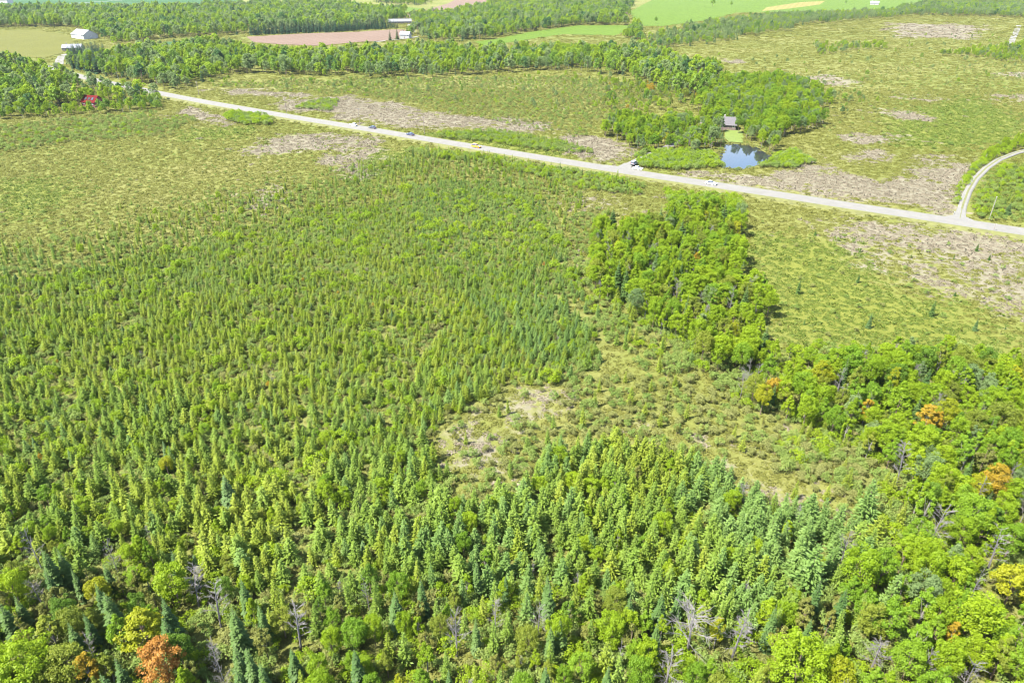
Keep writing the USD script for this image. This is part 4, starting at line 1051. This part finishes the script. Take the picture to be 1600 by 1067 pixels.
def house(name, label, category, x, y, rot, L, W, wall, rise, m_wall, m_roof, windows=3, chimney=True, door=True, dormers=0, big_door=False, group=None):
    """Gabled building, ridge along local x; the -y side faces the viewer."""
    t = thing(name, label, category, (x, y, 0), rot, group)
    hw, hl, o = W / 2, L / 2, 0.45
    v = [(-hl, -hw, -.5), (hl, -hw, -.5), (hl, hw, -.5), (-hl, hw, -.5), (-hl, -hw, wall), (hl, -hw, wall), (hl, hw, wall), (-hl, hw, wall), (-hl, 0, wall + rise), (hl, 0, wall + rise)]
    f = [(0, 1, 5), (0, 5, 4), (2, 3, 7), (2, 7, 6), (1, 2, 6), (1, 6, 5), (5, 6, 9), (3, 0, 4), (3, 4, 7), (7, 4, 8)]
    part("wall", (np.array(v), np.array(f)), m_wall, t)
    sl = rise / hw; e = hw + o; th = 0.18
    roof = []
    for s in (-1, 1):
        a = np.array([(-hl - o, 0, wall + rise + .06), (hl + o, 0, wall + rise + .06), (hl + o, s * e, wall - sl * o + .06), (-hl - o, s * e, wall - sl * o + .06)])
        b = a + [0, 0, th]
        vv = np.vstack([a, b]); ff = [(0, 1, 2), (0, 2, 3), (4, 6, 5), (4, 7, 6), (0, 4, 5), (0, 5, 1), (1, 5, 6), (1, 6, 2), (2, 6, 7), (2, 7, 3), (3, 7, 4), (3, 4, 0)]
        roof.append((vv, np.array(ff)))
    rf = part("roof", cat(roof), m_roof, t)
    if chimney:
        part("chimney", box(-hl * .6, 0.3, wall + rise + .2, 0.8, 0.7, 2.2), m_brick, rf)
    for k in range(dormers):
        xx = -hl + L * (k + 1) / (dormers + 1)
        yy = -hw * 0.55
        zz = wall + rise - sl * hw * .55 + .32
        ang = math.atan(sl)
        m = trimesh.creation.box((L * .14, hw * .5, .12)); m.apply_transform(trimesh.transformations.rotation_matrix(ang, (1, 0, 0))); m.apply_translation((xx, yy, zz))
        part("skylight", (np.array(m.vertices), np.array(m.faces)), m_glass, rf)
    for k in range(windows):
        xx = -hl + L * (k + 0.5) / windows
        if door and k == windows // 2:
            d = part("door", box(xx, -hw - .03, 1.05, 1.0, .10, 2.1), m_door, t)
            part("handle", box(xx + .38, -hw - .11, 1.05, .06, .06, .14), m_trim, d)
            continue
        w = part("window", cat([box(xx, -hw - .04, wall * .58, 1.3, .10, .10), box(xx, -hw - .04, wall * .58 + 1.2, 1.3, .10, .10), box(xx - .6, -hw - .04, wall * .58 + .6, .10, .10, 1.1), box(xx + .6, -hw - .04, wall * .58 + .6, .10, .10, 1.1)]), m_trim, t)
        part("pane", box(xx, -hw - .01, wall * .58 + .6, 1.1, .06, 1.1), m_glass, w)
    g = part("window", cat([box(hl + .04, 0, wall * .6, .1, 1.3, .1), box(hl + .04, 0, wall * .6 + 1.2, .1, 1.3, .1), box(hl + .04, -.6, wall * .6 + .6, .1, .1, 1.1), box(hl + .04, .6, wall * .6 + .6, .1, .1, 1.1)]), m_trim, t)
    part("pane", box(hl + .01, 0, wall * .6 + .6, .06, 1.1, 1.1), m_glass, g)
    if big_door:
        part("barn_door", box(hl * .3, -hw - .04, wall * .4, L * .25, .12, wall * .8), m_trim, t)
    HOUSES_XY.append((x, y, max(L, W) * .62))
    return t


def house_at(px, py, *a, **k):
    x, y, _ = at(px, py)
    HOUSES_XY.append((x + (0 - x) / y * max(8, 0.5 * k.get("clear", 16)), y - max(8, 0.5 * k.get("clear", 16)), k.pop("clear", 12) * 0.55))
    return x, y


x, y = house_at(1137, 201, clear=7)
house("cottage", "grey shingled cottage between the pond lawn and the woods", "cottage", x, y, -14, 8.0, 8.0, 2.7, 3.3, m_brown_wall, m_shingle)
x, y = house_at(1100, 193, clear=5)
house("garden_shed", "small grey shed half hidden left of the cottage", "shed", x, y, 20, 3.6, 3.2, 2.2, 1.2, m_brick, m_metal_roof, windows=1, chimney=False)
x, y = house_at(147, 166, clear=16)
house("red_barn", "red roofed barn at the wood's edge on the left", "barn", x, y, -18, 10.5, 8.0, 3.0, 3.4, m_red_wall, m_red_roof, windows=3, chimney=False, dormers=3)
x, y = house_at(133, 60, clear=40)
house("white_barn", "long white barn with pale roof beside the olive hay field", "barn", x, y, -35, 30, 17, 4.5, 5.0, m_white, m_metal_roof, windows=4, chimney=False, big_door=True)
x, y = house_at(115, 79, clear=30)
house("grey_roof_house", "low house with a blue grey roof above the dark conifer block", "house", x, y, 10, 18, 10, 2.8, 3.0, m_beige, m_grey_roof, windows=4)
x, y = house_at(10, 5, clear=60)
house("white_house", "white house at the top left corner of the view", "house", x, y, -20, 26, 14, 6, 5, m_white, m_metal_roof, windows=4)
x, y = house_at(634, 60, clear=40)
house("white_farmhouse", "white farmhouse at the right end of the tilled field", "house", x, y, -12, 12, 9, 4.2, 3.2, m_white, m_metal_roof, windows=3)
x, y = house_at(625, 37, clear=70)
house("long_shed", "long low metal shed shining among the dark conifers", "shed", x, y, 12, 34, 11, 3.0, 3.0, m_beige, m_metal_roof, windows=4, chimney=False)
x, y = house_at(1366, 8, clear=60)
house("white_house", "white house alone in the far green field at the top right", "house", x, y, -25, 17, 11, 3.6, 3.6, m_white, m_grey_roof, windows=3)
x, y = house_at(468, 4, clear=70)
house("beige_house", "beige house among the trees at the top edge left of the tilled fields", "house", x, y, 15, 20, 12, 5, 5, m_beige, m_metal_roof, windows=4)

for a in FAR:
    add_far(*a, clear=True)
instancer("far_woods", "far off mixed woods between the marsh and the farm fields", "woods", [f for f in far])

# ------------------------------------------------------------------ vehicles
m_tyre = plain("tyre_rubber", (0.025, 0.025, 0.027), 0.9, 0.2, 5.0)
m_rim = plain("wheel_rim", (0.45, 0.45, 0.47), 0.35, 0.1, 5.0, metallic=0.8)
m_lamp = plain("lamp_glass", (0.75, 0.75, 0.72), 0.15, 0.05, 4.0)
m_tail = plain("tail_lamp", (0.35, 0.02, 0.02), 0.2, 0.1, 4.0)
m_plastic = plain("dark_plastic", (0.03, 0.03, 0.033), 0.6, 0.1, 4.0)


def profile(pts, w, inset=0.0, top=1.0):
    """A side profile (x, z) given width w, narrowed to top at the highest points: a closed solid with softened flanks."""
    pts = np.array(pts, float); z0, z1 = pts[:, 1].min(), pts[:, 1].max()
    k = (pts[:, 1] - z0) / max(z1 - z0, 1e-6)
    hw = w / 2 * (1 - (1 - top) * k)
    n = len(pts); c = pts.mean(0)
    rows = []
    for s, sh in ((-1, 0.94), (-1, 1.0), (1, 1.0), (1, 0.94)):
        q = c + (pts - c) * sh
        rows.append(np.column_stack([q[:, 0], s * (hw + (0.05 if sh < 1 else 0)), q[:, 1]]))
    v = np.vstack(rows); f = []
    for r in range(3):
        for i in range(n):
            j = (i + 1) % n
            f += [[r * n + i, r * n + j, (r + 1) * n + j], [r * n + i, (r + 1) * n + j, (r + 1) * n + i]]
    tri = trimesh.creation.triangulate_polygon(sg.Polygon(pts), engine="earcut")
    vv, ff = tri
    a = np.column_stack([vv[:, 0], np.zeros(len(vv)), vv[:, 1]])
    for s, r in ((-1, 0), (1, 3)):
        b = a.copy(); q = c + (np.column_stack([a[:, 0], a[:, 2]]) - c) * 0.94
        kk = (a[:, 2] - z0) / max(z1 - z0, 1e-6)
        b[:, 0], b[:, 2], b[:, 1] = q[:, 0], q[:, 1], s * (w / 2 * (1 - (1 - top) * kk) + 0.05)
        f += (ff + len(v)).tolist() if s > 0 else (ff[:, ::-1] + len(v)).tolist(); v = np.vstack([v, b])
    return v, np.array(f)


def wheel(x, y, r=0.33, w=0.22):
    m = trimesh.creation.cylinder(radius=r, height=w, sections=18); m.apply_transform(trimesh.transformations.rotation_matrix(math.pi / 2, (1, 0, 0))); m.apply_translation((x, y, r))
    h = trimesh.creation.cylinder(radius=r * .6, height=w + .03, sections=12); h.apply_transform(trimesh.transformations.rotation_matrix(math.pi / 2, (1, 0, 0))); h.apply_translation((x, y, r))
    return m, h


def vehicle(name, label, cat_, x, y, z, rot, col, L=4.6, W=1.82, kind="sedan"):
    t = thing(name, label, cat_, (x, y, z), rot)
    paint = plain(name + f"_paint_{len(taken)}", col, 0.3, 0.03, 1.0, coat=0.6)
    h = L / 2
    if kind == "sedan":
        body = [(-h, .30), (-h + .05, .62), (-h + .2, .86), (-h * .45, .92), (h * .35, .90), (h * .9, .78), (h, .60), (h, .32), (h * .8, .22), (-h * .85, .22)]
        cab = [(-h * .72, .90), (-h * .42, 1.40), (h * .05, 1.44), (h * .42, .89)]
        roof = [(-h * .44, 1.385), (-h * .38, 1.45), (h * .02, 1.475), (h * .09, 1.41)]
    else:
        body = [(-h, .40), (-h + .03, .80), (-h + .1, 1.02), (h * .40, 1.04), (h * .92, .96), (h, .75), (h, .42), (h * .8, .30), (-h * .85, .30)]
        cab = [(-h * .97, 1.0), (-h * .88, 1.66), (h * .10, 1.70), (h * .45, 1.02)]
        roof = [(-h * .92, 1.62), (-h * .86, 1.74), (h * .08, 1.77), (h * .16, 1.64)]
    part("body", profile(body, W, top=0.97), paint, t)
    part("window", profile(cab, W * .93, top=0.80), m_glass, t)
    part("roof", profile(roof, W * .79, top=0.95), paint, t)
    for sx in (-.60, .62):
        for sy in (-1, 1):
            a, b = wheel(h * sx, sy * (W / 2 - .06))
            wp = part("wheel", (np.array(a.vertices), np.array(a.faces)), m_tyre, t)
            part("rim", (np.array(b.vertices), np.array(b.faces)), m_rim, wp)
    for sy in (-1, 1):
        part("headlight", box(h - .02, sy * W * .36, .66 if kind == "sedan" else .80, .12, .36, .14), m_lamp, t)
        part("tail_light", box(-h + .02, sy * W * .38, .72 if kind == "sedan" else .92, .12, .28, .16), m_tail, t)
        part("mirror", box(h * .30, sy * (W / 2 + .10), 1.0 if kind == "sedan" else 1.15, .14, .2, .13), paint, t)
    part("bumper", box(h + .03, 0, .40, .1, W * .92, .2), m_plastic, t)
    part("bumper", box(-h - .03, 0, .42, .1, W * .92, .2), m_plastic, t)
    return t


def on_road(px, lane):
    """Point on the road at the photograph's column px; lane is the offset across the road (+ towards the viewer)."""
    best = min(np.linspace(0, road_line.length, 4000), key=lambda s: abs(pix([*road_line.interpolate(s).coords[0], 0.4])[0, 0] - px))
    a, b = np.array(road_line.interpolate(best).coords[0]), np.array(road_line.interpolate(best + 1).coords[0])
    d = unit(b - a); nr = np.array([d[1], -d[0]])
    if nr[1] > 0:
        nr = -nr
    p = a + nr * lane
    return p[0], p[1], math.degrees(math.atan2(d[1], d[0]))


RZ = 0.40
for px_, lane, flip, name, label, col, kind in (
        (549, -1.7, 180, "white_car", "white car farthest left on the road", (0.72, 0.72, 0.72), "sedan"),
        (577, -2.6, 180, "dark_car", "dark car close behind the farthest white car on the road", (0.03, 0.034, 0.055), "sedan"),
        (638, -1.4, 180, "dark_car", "dark blue car between the orange vehicle and the small dark car", (0.028, 0.034, 0.075), "sedan"),
        (746, 0.9, 0, "orange_car", "orange yellow car on the road, the only one of its colour", (0.78, 0.30, 0.02), "suv"),
        (1111, 0.5, 0, "white_car", "white car on the road above the roadside woodlot", (0.72, 0.73, 0.75), "sedan")):
    x, y, r = on_road(px_, lane)
    vehicle(name, label, "car", x, y, RZ - 0.01, r + flip, col, kind=kind, L=4.7 if kind == "sedan" else 4.9)
x, y, _ = at(996, 266)
vehicle("white_car", "white car parked beside the driveway mouth", "car", x, y, 0.30, -30, (0.72, 0.72, 0.70))
x, y, _ = at(991, 258)
vehicle("grey_car", "grey car standing on the driveway behind the parked white car", "car", x, y, 0.28, 55, (0.16, 0.16, 0.19), kind="suv")

# ------------------------------------------------------------------ poles and posts
m_pole = plain("pole_wood", (0.16, 0.125, 0.105), 0.9, 0.3, 3.0)
m_pole_pale = plain("pole_pale", (0.16, 0.15, 0.13), 0.85, 0.15, 2.0)
m_insul = plain("insulator", (0.35, 0.36, 0.38), 0.3, 0.1, 3.0)
for i, (px_, py_, lab) in enumerate(((311, 149, "leftmost wooden utility pole beyond the road, by the pale reed patch"), (448, 177, "wooden utility pole beyond the road, left of the white car"),
                                     (562, 195, "wooden utility pole beyond the road, just behind the white and dark cars"), (663, 209, "wooden utility pole beyond the road, right of the dark blue car"))):
    x, y, _ = at(px_, py_)
    t = thing("utility_pole", lab, "utility pole", (x, y, -0.3), -33)
    part("pole", tube([[0, 0, -.5], [0, 0, 4.5], [0, 0, 9.2]], [.17, .14, .11], 8), m_pole, t)
    part("crossarm", box(0, -.17, 8.6, 2.4, .12, .14), m_pole, t)
    for xx in (-1.05, -.45, .45, 1.05):
        part("insulator", tube([[xx, -.17, 8.67], [xx, -.17, 8.92]], [.06, .04], 6), m_insul, t)
x, y, _ = at(1546, 341)
t = thing("pale_pole", "tall pale bare pole in the scrub above the road at right", "pole", (x, y, -0.2), 0)
part("pole", tube([[0, 0, -.4], [0, 0, 4], [0, 0, 8.0]], [.16, .14, .11], 8), m_pole_pale, t)
part("cap", tube([[0, 0, 8.0], [0, 0, 8.15]], [.14, .10], 8), m_insul, t)
x, y, _ = at(1552, 362)
t = thing("sign_post", "thin road sign seen edge on at the near side of the road, right", "road sign", (x, y, 0.1), 57)
part("post", tube([[0, 0, -.4], [0, 0, 2.7]], [.05, .05], 6), m_pole, t)
part("sign_plate", box(0, -.06, 2.3, .65, .03, .75), m_insul, t)
x, y, _ = at(1490, 336)
t = thing("marker_post", "short white marker post at the left corner of the track mouth", "post", (x, y, 0), 0)
part("post", box(0, 0, .55, .22, .22, 1.3), m_white, t)
part("cap", box(0, 0, 1.24, .28, .28, .08), m_insul, t)

# ------------------------------------------------------------------ ground cover: sedge tussocks and dead reeds
cover = {"sedge": [], "sedge_green": [], "reed": []}
OFF = shapely.union_all([road_line.buffer(5.6), track_line.buffer(2.3), drive_line.buffer(2.2), POND.buffer(-1.2), LAWN, flare, flare2] + TILLED + MOWN + [OLIVE])


def cover_band(y0, y1, spacing, size):
    xw = 0.82 * y1 + 40
    p = sample(sg.box(-xw, y0, xw, y1), spacing, RNG, 0.5, False)
    q = pix(np.column_stack([p, np.zeros(len(p))]))
    p = p[(q[:, 0] > -30) & (q[:, 0] < 1630) & (q[:, 1] < 1110)]
    p = p[~inside(OFF, p)]
    a, b, c = ground_weights(p)
    n = meshkit.fbm(np.column_stack([p / 11.0, np.zeros(len(p))]), 3, 31)
    keep = RNG.random(len(p)) < np.where(c > 0.5, 0.5, 0.95)
    zz = ground_z(p)
    for (x, y), wa, wb, nn, k, z in zip(p, a, b, n, keep, zz):
        if not k:
            continue
        kind = "reed" if wa + 0.55 * (nn - 0.5) * 2 + RNG.normal(0, .14) > 0.58 else "sedge_green" if wb * .75 + RNG.random() * .5 > 0.55 else "sedge"
        paths = PROTO[kind]
        s = size * RNG.uniform(0.6, 1.35)
        cover[kind].append((paths[int(RNG.integers(2))], x, y, z - 0.02, s, s * RNG.uniform(0.6, 1.25) * (0.45 if size > 2.5 else 0.75 if size > 1.5 else 1), RNG.uniform(0, 360)))


cover_band(50, 200, 1.7, 1.0)
cover_band(200, 330, 1.9, 1.2)
cover_band(330, 520, 2.6, 1.7)
cover_band(520, 900, 5.5, 3.0)
cover_band(900, 1500, 10.0, 5.5)
instancer("sedge_cover", "yellow green sedge tussocks covering the open marsh", "sedge", cover["sedge"])
instancer("lush_sedge_cover", "lush green sedge tussocks in the wetter parts of the marsh", "sedge", cover["sedge_green"])
instancer("dead_reed_cover", "pinkish beige dead reeds standing in patches on the marsh", "reeds", cover["reed"])
print("plants", len(plants), "single", len(single), "far", len(far), "cover", {k: len(v) for k, v in cover.items()})

# ------------------------------------------------------------------ haze
usdkit.material(stage, LOOKS + "/thin_haze", {"v": ("principled_volume", {"color": (0.80, 0.88, 1.0), "density": 0.000018, "anisotropy": 0.2})}, [], volume="v.volume")
hz = trimesh.creation.box((34000, 40000, 98.0)); hz.apply_translation((0, 4000, 44.0))
tag(usdkit.mesh(stage, "/World/haze", (np.array(hz.vertices), np.array(hz.faces)), LOOKS + "/thin_haze").GetPrim(), "thin summer haze over the fields", None, None, "stuff")
